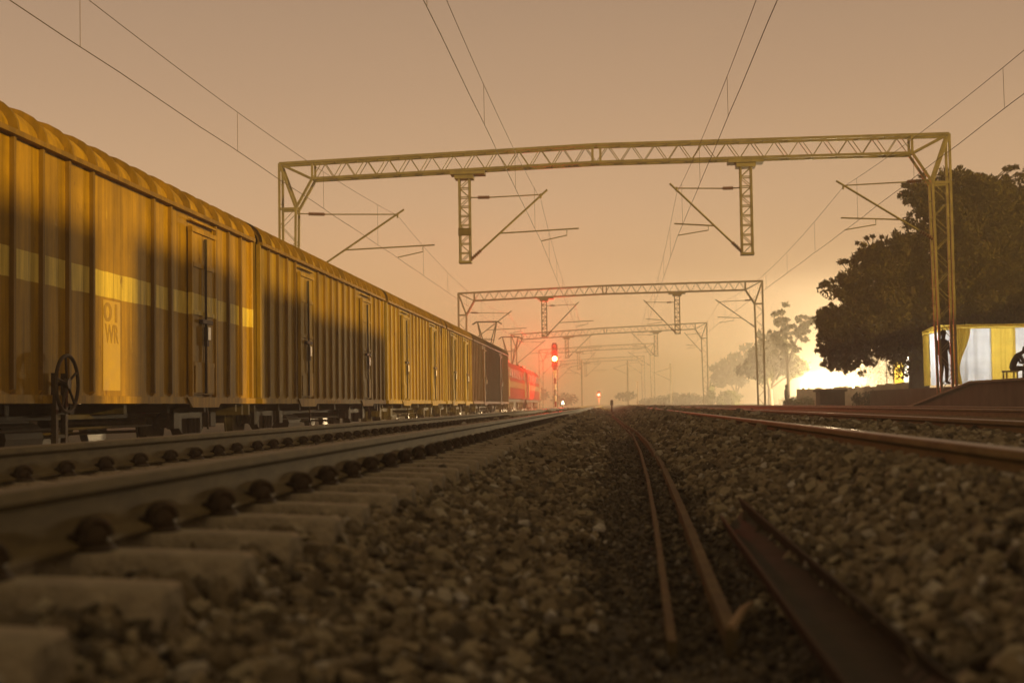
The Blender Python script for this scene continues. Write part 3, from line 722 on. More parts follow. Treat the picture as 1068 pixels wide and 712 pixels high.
def gantry(pl, pr, camber, label, wires, drops, cw=.56, dep=.5, sup=(1, 1), base=None, mat='galv', plate=False):
    """pl / pr: world positions of the outer top corners; wires: contact x per track; drops: drop arm x"""
    zl = float(gz(pl.x))-.1; zr = float(gz(pr.x))-.1 if base is None else base
    root = empty('portal_gantry', (pl.x, pl.y, zl), label, 'gantry', 'portal gantries over the tracks')
    def PT(x): t = (x-pl.x)/(pr.x-pl.x); return t
    mid = pl.lerp(pr, .49) + Vector((0, 0, camber)); dpt = .58
    def top(x):
        t = PT(x); return pl.lerp(mid, t/.49) if t < .49 else mid.lerp(pr, (t-.49)/.51)
    dn = Vector((0, 0, -dpt)); iL = 1.15; iR = -1.15
    ex = (pr-pl).normalized()
    a, b = top(pl.x+iL), top(pr.x+iR)
    m = MB()
    truss(m, a, mid, a+dn, mid+dn, dep, .085, .034, 13); truss(m, mid, b, mid+dn, b+dn, dep, .085, .034, 13)
    for s in (-.13, .13):   # joint frames at mid-span
        for d in (-1, 1): m.bar(mid+ex*s+Vector((0, d*dep/2, 0)), mid+ex*s+dn+Vector((0, d*dep/2, 0)), .07, .06)
    m.build('beam', mat, root)
    for side, c, inn, zb in ((1, pl, a, zl), (-1, pr, b, zr)):
        m = MB(); D = Vector((0, dep/2, 0)); w = Vector((side*cw, 0, 0))
        hz = 1.55
        o0, o1 = c, Vector((c.x, c.y, zb)); i0 = c + w + Vector((0, 0, -hz)); i1 = Vector((c.x+side*(cw*.8), c.y, zb))
        n = 14
        for d in (-1, 1):
            E = D*d
            m.bar(o0+E, o1+E, .075, .075, Vector((0, 1, 0))); m.bar(i0+E, i1+E, .075, .075, Vector((0, 1, 0)))
            m.bar(c+E, inn+E, .085, .085); m.bar(inn+dn+E, i0+E, .08, .08); m.bar(c+E, i0+E, .07, .07); m.bar(inn+E, inn+dn+E, .07, .07); m.bar(i0+E, Vector((c.x, c.y, i0.z))+E, .08, .08)
            m.bar(c.lerp(inn, .02)+E, inn+dn+E, .06, .06)
            for k in range(n):
                q0, q1 = k/n, (k+1)/n; A0 = Vector((c.x, c.y, i0.z)).lerp(o1, q0); B1 = i0.lerp(i1, q1); A1 = Vector((c.x, c.y, i0.z)).lerp(o1, q1); B0 = i0.lerp(i1, q0)
                m.bar((A0 if k % 2 else B0)+E, (B1 if k % 2 else A1)+E, .016, .016)
        for k in range(n+1):
            q = k/n; A0 = c.lerp(o1, q); B0 = i0.lerp(i1, q); m.bar(A0-D, A0+D, .016, .016); m.bar(B0-D, B0+D, .016, .016)
        m.build('column', mat, root)
        m = MB(); m.box(((o1.x+i1.x)/2, c.y, zb+.12), (1.1, 1.0, .5)); m.build('footing', 'platform', root)
    for (dx, wx, zt, zb) in drops:
        p = top(dx)+dn; h = .17; m = MB()
        m.box((dx+(.12 if wx > dx else .0), p.y, p.z-.10), (1.15, .62, .1)); m.box((dx, p.y, p.z-.22), (.62, .5, .14))
        m.box((dx+.25, p.y, p.z-.03), (.1, .55, .06)); m.box((dx-.25, p.y, p.z-.03), (.1, .55, .06))
        zt_ = p.z-.28
        for sx in (-h, h):
            for sy in (-h, h): m.bar((dx+sx, p.y+sy, zt_), (dx+sx, p.y+sy, zb), .055, .055, Vector((0, 1, 0)))
        k = 9
        for i in range(k):
            z0 = zt_+(zb-zt_)*i/k; z1 = zt_+(zb-zt_)*(i+1)/k
            for sy in (-h, h): m.bar((dx-h, p.y+sy, z0 if i % 2 else z1), (dx+h, p.y+sy, z1 if i % 2 else z0), .022, .022)
            for sx in (-h, h): m.bar((dx+sx, p.y-h, z0), (dx+sx, p.y+h, z1), .022, .022)
            for sy in (-h, h): m.bar((dx-h, p.y+sy, z1), (dx+h, p.y+sy, z1), .03, .03)
        m.box((dx, p.y, zb), (.42, .42, .07))
        m.build('drop_arm', mat, root)
        if plate and wx > dx:
            m = MB(); m.box((dx, p.y-.2, zb+1.0), (.42, .03, .26)); m.build('number_plate', 'rust', root)
        yy = p.y
        cantilever(root, dx+(h if wx > dx else -h), yy, zt, zb+.08, wx, zt-.02, wires['c'], mat)
    for side, c, wx, zt, zb, on in ((1, pl, wires['wl'], wires['ml'], wires['ml']-2.2, sup[0]), (-1, pr, wires['wr'], wires['mr'], wires['mr']-1.75, sup[1])):
        if not on: continue
        cantilever(root, c.x+side*(cw-.02), c.y, zt+.15, zb, wx, zt-.02, wires['cl'] if side > 0 else wires['c'], mat)
    return root
HC = ZC + 5.42; HM = HC + 1.42
HCL = ZC + 5.03; HML = HCL + 1.45
def wires_at(i): s = .12*(-1)**i; return dict(c=HC, wl=-7.25+s*.5, wr=7.4+s*.6, ml=HML, mr=HM, cl=HCL, a=-2.42+s, b=2.3-s)
GY = []
specs = [((293, 172, 46.5), (988, 141, 45.0), .16, 'nearest and largest portal gantry, lit yellow, spanning the tracks over the train', -4.85, 4.42, 2.75),
         ((478, 306, 98.0), (795, 293, 96.0), .12, 'second portal gantry down the line, its right leg behind the rails', -4.75, 4.5, 2.75),
         ((533, 349, 144.), (737, 336.5, 141.), .1, 'third portal gantry, thin and hazy, beyond the pantographs', -4.7, 4.4, 2.75)]
for i, (l, r_, cb, lab, d0, d1, dl) in enumerate(specs):
    pl, pr = at(*l), at(*r_); w = wires_at(i)
    zt = HM+.12; ym = pl.y
    rt = gantry(pl, pr, cb, lab, w, [(d0, w['a'], zt, HM-2.05), (d1, w['b'], zt, HM-2.05)], base=-.2, plate=(i == 0), mat='galv' if i == 0 else 'galv2')
    GY.append((pl, pr))
for i, (l, r_, lab, d0, d1) in enumerate([((562, 365, 192.), (682, 358, 190.), 'fourth portal gantry, faint in the haze with its right leg near mid picture', -4.7, 4.2),
                                     ((578, 377, 240.), (672, 371, 238.), 'fifth portal gantry, the faintest one low over the hazy tracks', -4.7, 3.9)]):
    pl, pr = at(*l), at(*r_); w = wires_at(i+3); w['wr'] = 2.3
    gantry(pl, pr, .1, lab, w, [(d0, w['a'], HM+.12, HM-2.05), (d1-1.2, 2.3-.9, HM+.12, HM-2.05)][:1], sup=(1, 1), base=-.2, mat='galv2')
    GY.append((pl, pr))

# ------------------------------------------------------------------ overhead wires
def line(wx, hc, hm, ysup, label, xs, y_first=-8.0):
    root = empty('overhead_line', (wx, ysup[1], hc), label, 'overhead wire', 'overhead lines above the tracks')
    def xat(y): return float(np.interp(y, ysup, xs))
    m = MB(); pts = []
    for y in np.arange(y_first, ysup[-1], 2.0):
        pts.append((xat(y), y, hc+.01*math.sin(y)))
    m.tube(pts, .007, 5); m.build('contact_wire', 'copper', root)
    def mz(y):
        for a, b in zip(ysup[:-1], ysup[1:]):
            if a <= y <= b: t = (y-a)/(b-a); return hm - 4*t*(1-t)*(hm-hc-.74)
        return hm
    m = MB(); pts = [(xat(y), y, mz(y)) for y in np.arange(y_first, ysup[-1], 1.0)]
    m.tube(pts, .006, 5); m.build('messenger_wire', 'copper', root)
    for a, b in zip(ysup[:-1], ysup[1:]):
        if a > 150: break
        for k in range(6):
            y = (a+7.0+8.0*k) if a < 0 else a+(b-a)*(k+.8)/6.4
            if y < y_first+1 or y > b-1.5: continue
            m = MB(); m.tube([(xat(y), y, mz(y)), (xat(y)+.004, y, hc)], .0045, 4); m.build('dropper', 'copper', root)
def ysl(t, off=0): return [-4.5] + [p.lerp(q, t).y for p, q in GY]
WA = [wires_at(i) for i in range(-1, 5)]
line(-7.25, HCL, HML, ysl(.0), 'overhead wire pair above the goods train at far left', [w['wl'] for w in WA])
line(-2.42, HC, HM, ysl(.33), 'overhead wire pair above the left track, crossing the sky left of centre', [w['a'] for w in WA])
line(2.3, HC, HM, ysl(.67), 'overhead wire pair above the right track, crossing the sky right of centre', [w['b'] for w in WA])
line(7.4, HC, HM, ysl(1.0)[:4], 'overhead wire pair at far right leading to the platform side track', [w['wr'] for w in WA][:4])

# ------------------------------------------------------------------ signals
def sig(pos_px, y, pole_top_px, label):
    pass
sp = at(578.5, 374, 120.0); sx, sy, sz = sp
sg0 = float(gz(sx))-.05
root = empty('signal', (sx, sy, sg0), 'tall colour light signal glowing red on a banded post left of the tracks', 'signal')
hb = sz-.75
m = MB(); m.tube([(sx, sy+.12, sg0), (sx, sy+.12, sz+.9)], .075, 12); m.build('post', 'white', root, smooth=True)
for k in range(3):
    m = MB(); z = sg0+.9+k*1.0; m.tube([(sx, sy+.12, z), (sx, sy+.12, z+.5)], .079, 12); m.build('band', 'redp' if k != 1 else 'black', root, smooth=True)
m = MB(); m.prism([(sx-.26, hb), (sx+.26, hb), (sx+.26, hb+1.9), (sx+.15, hb+2.12), (sx-.15, hb+2.12), (sx-.26, hb+1.9)], 'y', sy-.08, sy+.04)
m.box((sx, sy-.0, hb-.12), (.3, .2, .2)); hd = m.build('signal_head', 'black', root)
def hood(z, y0):
    m = MB()
    rings = []
    for yy in (y0, y0-.28):
        rings.append([(sx+.15*math.cos(q), yy, z+.15*math.sin(q)) for q in np.linspace(-.4, math.pi+.4, 14)])
    m.loft(rings); h_ = m.build('hood', 'black', hd); s_ = h_.modifiers.new('thick', 'SOLIDIFY'); s_.thickness = .012
hood(sz, sy-.08); hood(sz+.55, sy-.08); hood(sz+1.1, sy-.08)
m = MB(); m.disc((sx, sy-.1, sz), 'y', .2, .05, 20); m.build('lit_lens', emit('red signal lens', (1.0, .30, .05), 120), hd)
for k in (.55, 1.1):
    m = MB(); m.disc((sx, sy-.1, sz+k), 'y', .17, .03, 20); m.build('glowing_lens', emit('red lens', (1.0, .01, .006), 1.6 if k < 1 else .5), hd)  # emission stands in for red light falling on the upper hoods
m = MB(); m.box((sx, sy-.02, sz-1.15), (.32, .03, .28)); m.build('number_plate', 'white', root)
m = MB()
for s in (-.2, .2): m.tube([(sx+s, sy+.4, sg0), (sx+s, sy+.3, hb)], .018, 6)
for z in np.arange(sg0+.3, hb, .33): m.tube([(sx-.2, sy+.35, z), (sx+.2, sy+.35, z)], .012, 5)
m.build('ladder', 'galv2', root)

ORANGE = (1.0, .60, .16)
def lamp(name, kind, loc, power, col, size=.1, **kw):
    l = bpy.data.lights.new(name, kind); l.energy = power; l.color = col
    if kind in ('POINT', 'SPOT'): l.shadow_soft_size = size
    o = bpy.data.objects.new(name, l); COL.objects.link(o); o.location = loc
    for k, v in kw.items(): setattr(l, k, v)
    return o
def aim(o, tgt):
    d = Vector(tgt) - o.location; o.rotation_euler = d.to_track_quat('-Z', 'Y').to_euler()
o = lamp('signal_light', 'SPOT', (sx, sy-.3, sz), 24000, (1.0, .012, .006), .1)
o.data.spot_size = R(70); o.data.spot_blend = .35; aim(o, (-44, 0, ZC))
# shunt lamp on the ground
sh = at(587, 420, 118.0); z0 = float(gz(sh.x))
root = empty('shunt_lamp', (sh.x, sh.y, z0), 'small white lit lamp close to the ground right of the red signal post', 'lamp')
m = MB(); m.tube([(sh.x, sh.y, z0-.1), (sh.x, sh.y, sh.z-.2)], .05, 8); m.prism([(sh.x-.22, sh.z-.2), (sh.x+.22, sh.z-.2), (sh.x+.12, sh.z+.3), (sh.x-.12, sh.z+.3)], 'y', sh.y-.05, sh.y+.15); m.build('lamp_case', 'black', root)
m = MB(); m.prism([(sh.x-.15, sh.z-.13), (sh.x+.15, sh.z-.13), (sh.x+.04, sh.z+.2), (sh.x-.04, sh.z+.2)], 'y', sh.y-.09, sh.y-.055); m.build('lit_lens', emit('warm white lens', (1, .82, .5), 5), root)
# far red signal
fr = at(624.5, 411.5, 230.0); z0 = float(gz(fr.x))
root = empty('signal', (fr.x, fr.y, z0), 'distant low red signal light between the tracks, in the haze', 'signal')
m = MB(); m.tube([(fr.x, fr.y, z0-.1), (fr.x, fr.y, fr.z+.5)], .08, 8); m.build('post', 'white', root)
m = MB(); m.box((fr.x, fr.y-.06, fr.z+.1), (.5, .2, 1.1)); hd2 = m.build('signal_head', 'black', root)
m = MB(); m.disc((fr.x, fr.y-.19, fr.z), 'y', .2, .04, 16); m.build('lit_lens', emit('far red lens', (1, .06, .03), 60), hd2)
lamp('far_signal_light', 'POINT', (fr.x, fr.y-.5, fr.z), 500, (1, .07, .03), .15)
# short marker posts and thin masts in the haze
for px, py, yd, h_, lab in ((638, 419, 95, .95, 'short dark marker post beside the right track, near the vanishing point'),
                            (665, 419, 170, 3.0, 'pale yellow marker post in the haze right of the vanishing point')):
    b = at(px, py, yd); z0 = float(gz(b.x)); m = MB(); m.tube([(b.x, yd, z0-.1), (b.x, yd, z0+h_)], .05, 8); m.box((b.x, yd-.06, z0+h_-.2), (.2, .03, .34)); tag(m.build('marker_post', 'iron' if h_ < 2 else 'cream', loc=(b.x, yd, z0)), lab, 'post')
for px, yd, h_, lab in ((607, 205, 7.5, 'thin bare mast in haze just left of the vanishing point'), (655, 215, 7.0, 'thin bare mast in haze, right of the vanishing point'), (700, 180, 5.5, 'short thin mast in haze right of the fourth gantry leg')):
    b = at(px, 415, yd); z0 = float(gz(b.x)); root = empty('mast', (b.x, yd, z0), lab, 'mast')
    m = MB(); m.bar((b.x, yd, z0-.1), (b.x, yd, z0+h_), .22, .22); m.build('pole', 'galv2', root)
    m = MB(); m.bar((b.x, yd, z0+h_-.6), (b.x-2.2, yd, z0+h_-1.2), .06, .06); m.bar((b.x, yd, z0+h_-2.2), (b.x-2.1, yd, z0+h_-1.2), .06, .06); m.build('bracket', 'galv2', root)

# ------------------------------------------------------------------ platform, tent, people
PT_ = ZC + .47; XE = 9.55
m = MB()
m.prism([(-40, -.4), (38.2, -.4), (50, -.4), (50, -.02), (38.2, PT_-.06), (-40, PT_-.06)], 'x', XE+.12, 11.2)
m.prism([(11.2, -40), (30, -40), (30, 62), (11.2, 62)], 'z', -.4, PT_-.062)
root = empty('station_platform', (XE, 38, -.1), 'dark concrete station platform with a ramped end at right edge', 'platform')
m.build('platform_wall', 'platform', root)
m = MB(); m.prism([(-40, PT_-.055), (38.25, PT_-.055), (50.1, .0), (50.1, .06), (38.2, PT_), (-40, PT_)], 'x', XE, XE+.5)
m.build('coping', surf('coping stone', (.2, .16, .12), (.32, .26, .19), 3, .8, 0, .5), root)

def drape(x0, x1, zt_, zb_, y, amp, n=40, tie=None, pin=None):
    """hanging cloth with vertical folds; tie=(side) gathers the lower part to one side"""
    m = MB(); rings = []; nz = 14
    for j in range(nz+1):
        t = j/nz; z = zt_+(zb_-zt_)*t; ring = []
        for i in range(n+1):
            s = i/n; x = x0+(x1-x0)*s
            if tie is not None:
                g_ = smooth01(t/.75)*.62 - .18*max(0, t-.75)*3; xc = x0 if tie < 0 else x1
                x = xc + (x-xc)*(1-float(g_))
            ring.append((x, y + amp*math.sin(s*(x1-x0)*14+math.sin(t*3)*.6)*(.5+.5*t) + amp*.5*math.sin(s*31+t), z))
        rings.append(ring)
    m.loft(rings); return m
TY = 48.0; TZ = ZC+2.44; tb = PT_
cor = at(992, 338, TY); TX0 = cor.x
root = empty('tent', (TX0, TY, tb), 'lit tent of white and yellow drapes on the platform beneath the big tree', 'tent')
m = MB()
for x in (TX0, TX0+4.4, TX0+8.6):
    for y in (TY, TY+4.2): m.tube([(x, y+.05, tb-.01), (x, y+.05, TZ)], .035, 8)
for y in (TY, TY+4.2): m.tube([(TX0, y+.05, TZ-.03), (TX0+8.6, y+.05, TZ-.03)], .03, 8)
for x in (TX0, TX0+8.6): m.tube([(x, TY, TZ-.03), (x, TY+4.2, TZ-.03)], .03, 8)
m.build('frame', 'galv2', root)
def px2x(px): return at(px, 360, TY).x
edges = [(992, 1034, 'whitec', None), (1033, 1059, 'yellow', None), (1058, 1092, 'whitec', None), (1091, 1120, 'yellow', None), (1119, 1170, 'whitec', None), (1168, 1248, 'yellow', None)]
for a, b, c, t in edges:
    drape(px2x(a), px2x(b), TZ-.08, tb+.02, TY-.02 if c == 'yellow' else TY, .035).build('curtain', c, root, smooth=True)
drape(px2x(992), px2x(1012), TZ-.08, tb+.02, TY-.09, .03, tie=-1).build('tied_curtain', 'yellow', root, smooth=True)
m = drape(TX0-.06, TX0+8.7, TZ+.05, TZ-.07, TY-.13, .02, 120); m.build('pelmet', 'yellow', root, smooth=True)
# side wall (left) and pelmet along it
def side_drape(x, y0, y1, zt_, zb_, c, nm):
    m = MB(); rings = []
    for j in range(9):
        t = j/8; rings.append([(x+.03*math.sin(s*26+t), y0+(y1-y0)*s, zt_+(zb_-zt_)*t) for s in np.linspace(0, 1, 40)])
    m.loft(rings); m.build(nm, c, root, smooth=True)
side_drape(TX0-.02, TY+.1, TY+3.3, TZ-.1, tb+.02, 'whitec', 'side_curtain'); side_drape(TX0-.03, TY+3.3, TY+4.2, TZ-.1, tb+.02, 'yellow', 'side_curtain'); side_drape(TX0-.09, TY-.1, TY+4.2, TZ+.04, TZ-.1, 'yellow', 'side_pelmet')
m = MB(); rings = []
for t in np.linspace(0, 1, 9): rings.append([(TX0-.05+8.7*s, TY-.1+4.4*t, TZ+.03+.12*math.sin(math.pi*t)) for s in np.linspace(0, 1, 9)])
m.loft(rings); m.build('canopy', 'yellow', root, smooth=True)
for k in (1.2, 4.2, 7.2): lamp('tent_lamp', 'POINT', (TX0+k, TY+2.1, TZ-.5), 230, (.93, .96, 1.0), .12)

def person(name, J, rad, edges_, label, hair=True, head=None, loc=(0, 0, 0), rz=0):
    names = list(J); me = bpy.data.meshes.new(name)
    me.from_pydata([J[k] for k in names], [], [(names.index(a), names.index(b)) for a, b in edges_])
    o = bpy.data.objects.new(name, me); COL.objects.link(o); o.location = loc; o.rotation_euler = (0, 0, rz)
    me.materials.append(MT['darkcloth']); ORG[o.name] = Vector((0, 0, 0))
    sk = o.modifiers.new('skin', 'SKIN'); sk.use_smooth_shade = True
    me.update()
    if not me.skin_vertices: 
        me.attributes.new  # layer is created with the modifier
    for i, k in enumerate(names):
        me.skin_vertices[0].data[i].radius = rad[k]; me.skin_vertices[0].data[i].use_root = (k == 'pelvis')
    o.modifiers.new('sub', 'SUBSURF').levels = 2; o.modifiers['sub'].render_levels = 2
    tag(o, label, 'person')
    hx, hy, hz = J['head']
    m = MB(); m.ball((hx, hy, hz+.03), .105, 14, 9, (.9, 1.02, 1.05)); h_ = m.build('hair', 'hair', o, smooth=True)
    return o
E_ = [('pelvis', 'belly'), ('belly', 'chest'), ('chest', 'neck'), ('neck', 'chin'), ('chin', 'head'), ('chest', 'sl'), ('chest', 'sr'), ('sl', 'el'), ('el', 'wl'), ('wl', 'hl'), ('sr', 'er'), ('er', 'wr'), ('wr', 'hr'), ('pelvis', 'jl'), ('pelvis', 'jr'), ('jl', 'kl'), ('kl', 'al'), ('al', 'tl'), ('jr', 'kr'), ('kr', 'ar'), ('ar', 'tr')]
RD = dict(pelvis=(.15, .12), belly=(.15, .11), chest=(.17, .12), neck=(.055, .055), chin=(.075, .075), head=(.085, .10), sl=(.07, .07), sr=(.07, .07), el=(.048, .048), er=(.048, .048), wl=(.035, .035), wr=(.035, .035), hl=(.04, .03), hr=(.04, .03), jl=(.10, .1), jr=(.10, .1), kl=(.07, .07), kr=(.07, .07), al=(.05, .05), ar=(.05, .05), tl=(.045, .04), tr=(.045, .04))
stand = dict(pelvis=(0, 0, .95), belly=(0, 0, 1.12), chest=(0, .0, 1.35), neck=(0, -.01, 1.5), chin=(0, -.03, 1.57), head=(0, -.03, 1.68), sl=(-.2, 0, 1.42), sr=(.2, 0, 1.42), el=(-.27, .03, 1.14), er=(.26, -.03, 1.14), wl=(-.24, -.1, .92), wr=(.14, -.2, 1.0), hl=(-.23, -.13, .84), hr=(.06, -.24, 1.02), jl=(-.1, 0, .88), jr=(.1, 0, .88), kl=(-.12, -.03, .48), kr=(.13, -.02, .48), al=(-.13, .02, .08), ar=(.15, .02, .08), tl=(-.14, -.12, .04), tr=(.17, -.12, .04))
ps = at(984.5, 398, 46.8)
person('person', stand, RD, E_, 'person in dark clothes standing in front of the tent beside the gantry column', loc=(ps.x, 46.8, PT_), rz=.6)
sit = dict(pelvis=(0, 0, .5), belly=(.05, 0, .66), chest=(.2, 0, .9), neck=(.32, 0, 1.0), chin=(.4, 0, 1.03), head=(.46, 0, 1.1), sl=(.22, .19, .93), sr=(.22, -.19, .93), el=(.34, .2, .68), er=(.36, -.2, .66), wl=(.56, .12, .66), wr=(.58, -.12, .66), hl=(.64, .09, .67), hr=(.66, -.09, .67), jl=(.03, .1, .48), jr=(.03, -.1, .48), kl=(.44, .14, .5), kr=(.44, -.14, .5), al=(.42, .13, .08), ar=(.46, -.13, .08), tl=(.55, .14, .04), tr=(.6, -.14, .04))
p2 = at(1057, 391, 46.6)
person('person', sit, RD, E_, 'person in dark clothes sitting bent forward on the platform at right edge', loc=(p2.x-.05, 46.6, PT_), rz=0)
m = MB(); cx = p2.x-.05; m.box((cx-.05, 46.6, PT_+.40), (.42, .5, .05))
for a in (-.17, .17):
    for b in (-.2, .2): m.bar((cx-.05+a, 46.6+b, PT_), (cx-.05+a, 46.6+b, PT_+.38), .04, .04)
tag(m.build('stool', 'wood', loc=(cx, 46.6, PT_)), 'low stool under the seated person on the platform', 'stool')
m = MB(); cx2 = cx+.62; m.box((cx2+.25, 46.7, PT_+.60), (.75, .6, .05))
for a in (-.05, .55):
    for b in (-.25, .25): m.bar((cx2+a, 46.7+b, PT_), (cx2+a, 46.7+b, PT_+.58), .04, .04)
tag(m.build('table', 'wood', loc=(cx2, 46.7, PT_)), 'small dark table in front of the seated person', 'table')
p3 = at(820, 416, 98.0)
walk = dict(stand); walk.update(kl=(-.1, -.18, .5), al=(-.1, -.1, .1), tl=(-.1, -.24, .07), kr=(.1, .05, .47), ar=(.1, .26, .09), tr=(.1, .14, .03))
person('person', walk, RD, E_, 'dark distant person walking beside the tracks under the tall thin tree', loc=(p3.x, 98, float(gz(p3.x))), rz=1.2)

# ------------------------------------------------------------------ trees
def leaves(clumps, per, size, seed, droop=0.0):
    r_ = np.random.default_rng(seed); P = []
    for (cx, cy, cz, rx, ry, rz_) in clumps:
        n = int(per*rx*ry*rz_) + 40
        d = r_.normal(size=(n, 3)); d /= np.linalg.norm(d, axis=1)[:, None]
        rr = r_.random(n)**.42
        p = d*rr[:, None]*np.array([rx, ry, rz_]) + np.array([cx, cy, cz])
        P.append(p)
    return np.concatenate(P)
def leaf_mesh(name, P, size, seed, mat, parent, org):
    r_ = np.random.default_rng(seed); n = len(P)
    a = r_.normal(size=(n, 3)); a /= np.linalg.norm(a, axis=1)[:, None]; a[:, 2] -= .35
    b = np.cross(a, r_.normal(size=(n, 3))); b /= np.linalg.norm(b, axis=1)[:, None]
    s = size*r_.uniform(.55, 1.4, n)[:, None]
    p0, p1, p2, p3 = P - a*s, P + b*s*.38 - a*s*.1, P + a*s, P - b*s*.38 - a*s*.1
    V = np.stack([p0, p1, p2, p3], 1).reshape(-1, 3) - np.array(org)
    me = bpy.data.meshes.new(name); me.vertices.add(4*n); me.vertices.foreach_set('co', V.ravel())
    me.loops.add(4*n); me.loops.foreach_set('vertex_index', np.arange(4*n, dtype=np.int32)); me.polygons.add(n); me.polygons.foreach_set('loop_start', (np.arange(n)*4).astype(np.int32)); me.update()
    me.materials.append(MT[mat]); o = bpy.data.objects.new(name, me); COL.objects.link(o); o.parent = parent; ORG[o.name] = ORG[parent.name]; return o
def tree(name, base, limbs, blobs, label, sub, per, size, seed, mat, rad=.3, group=None):
    root = empty(name, base, label, 'tree', group); r_ = random.Random(seed)
    m = MB(); B = Vector(base)
    fork = B + Vector((0, 0, limbs))
    m.tube([B-Vector((0, 0, .2)), B+Vector((.03, 0, limbs*.5)), fork], [rad*1.25, rad, rad*.85], 10)
    cl = []
    for (cx, cy, cz, rx, ry, rz_) in blobs:
        c = Vector((cx, cy, cz)); md = fork.lerp(c, .5)+Vector((r_.uniform(-.3, .3), r_.uniform(-.3, .3), r_.uniform(0, .4)))
        m.tube([fork-Vector((0, 0, .1)), md, c], [rad*.6, rad*.35, rad*.12], 7)
        for k in range(sub):
            d = Vector((r_.gauss(0, 1), r_.gauss(0, 1), r_.gauss(0, 1))); d.normalize(); q = r_.uniform(.3, 1.18); tuft = mat == 'leaf' and r_.random() < .22; q = r_.uniform(1.05, 1.42) if tuft else q
            e = c + Vector((d.x*rx*q, d.y*ry*q, d.z*rz_*q)); m.tube([c, c.lerp(e, .55)+Vector((0, 0, .1)), e], [rad*.13, rad*.07, rad*.025], 5)
            s = (r_.uniform(.06, .15) if tuft else r_.uniform(.10, .36))*(rx+ry+rz_)/3; cl.append((e.x, e.y, e.z, s*1.15, s*1.15, s*.8))
    m.build('trunk', 'bark', root, smooth=True)
    leaf_mesh('crown', leaves(cl, per, size, seed), size, seed+1, mat, root, base)
def T3(px, py, y): return at(px, py, y)
def blob(px, py, y, rx, rz_):   # radii in metres
    c = at(px, py, y); return (c.x, c.y, c.z, rx, rx, rz_)
YT = 61.0; b = at(958, 405, YT)
tree('broad_tree', (b.x, YT, -.05), 3.2, [blob(905, 325, YT, 1.75, 1.8), blob(925, 345, YT, 1.9, 1.5), blob(942, 300, YT, 1.9, 1.9), blob(885, 345, YT-.5, 1.1, 1.3), blob(872, 350, YT-.5, .7, .8), blob(868, 332, YT-.3, .55, .4), blob(890, 300, YT-.3, .7, .6), blob(912, 272, YT, .9, .8), blob(950, 262, YT, 1.1, 1.0), blob(880, 368, YT, .9, .6), blob(965, 205, YT, 1.0, .8), blob(1000, 192, YT, 1.0, .6), blob(968, 330, YT+.5, 1.8, 1.8),
      blob(985, 250, YT, 1.7, 1.7), blob(1010, 225, YT, 1.8, 1.7), blob(1040, 245, YT+1, 2.0, 1.9), blob(1000, 290, YT+1, 2.2, 2.0), blob(1050, 300, YT+1, 2.4, 2.0), blob(1085, 270, YT+1, 2.4, 2.4), blob(1080, 330, YT+2, 2.2, 1.8), blob(1120, 300, YT+1, 2.4, 2.4), blob(1090, 220, YT+1, 2.0, 1.6), blob(1060, 350, YT+1.5, 2.0, 1.2), blob(955, 355, YT+.5, 1.7, 1.0), blob(1030, 200, YT, 1.5, 1.0), blob(1020, 322, YT+1, 1.9, 1.3)],
     'large dark broad crowned tree behind the platform tent at right', 85, 1000, .10, 5, 'leaf', .42)
YB = 140.0; b = at(822, 408, YB)
tree('slender_tree', (b.x, YB, -.05), 4.2, [blob(815, 335, YB, .8, 1.8), blob(834, 345, YB, 1.1, 1.1), blob(822, 362, YB, 1.3, .9), blob(840, 336, YB-.3, .9, .8), blob(811, 352, YB, .9, .9)],
     'tall slender tree with wispy tufts, left of the bright glow', 22, 260, .18, 21, 'leaf2', .16, 'hazy trees in the background')
YC_ = 150.0; b = at(803, 408, YC_)
tree('hazy_tree', (b.x, YC_, -.05), 2.0, [blob(800, 368, YC_, 2.2, 2.0), blob(818, 378, YC_, 1.9, 1.7), blob(790, 380, YC_, 1.9, 1.7), blob(830, 385, YC_, 1.4, 1.3)],
     'rounded hazy tree behind the second gantry leg', 30, 120, .32, 31, 'leaf2', .28, 'hazy trees in the background')
YC_ = 230.0; b = at(768, 410, YC_)
tree('hazy_tree', (b.x, YC_, -.05), 2.0, [blob(768, 385, YC_, 3.1, 2.4), blob(780, 376, YC_, 2.6, 2.3), blob(755, 392, YC_, 2.4, 1.7)],
     'paler low hazy tree left of the rounded one', 30, 75, .4, 41, 'leaf2', .3, 'hazy trees in the background')
YC_ = 190.0; b = at(902, 412, YC_)
tree('hazy_tree', (b.x, YC_, -.05), 1.4, [blob(895, 385, YC_, 2.3, 1.7), blob(912, 383, YC_, 2.3, 1.9), blob(926, 386, YC_, 2.0, 1.6)],
     'low bushy tree behind the wall, under the dark crown', 18, 380, .18, 51, 'leaf2', .2, 'hazy trees in the background')
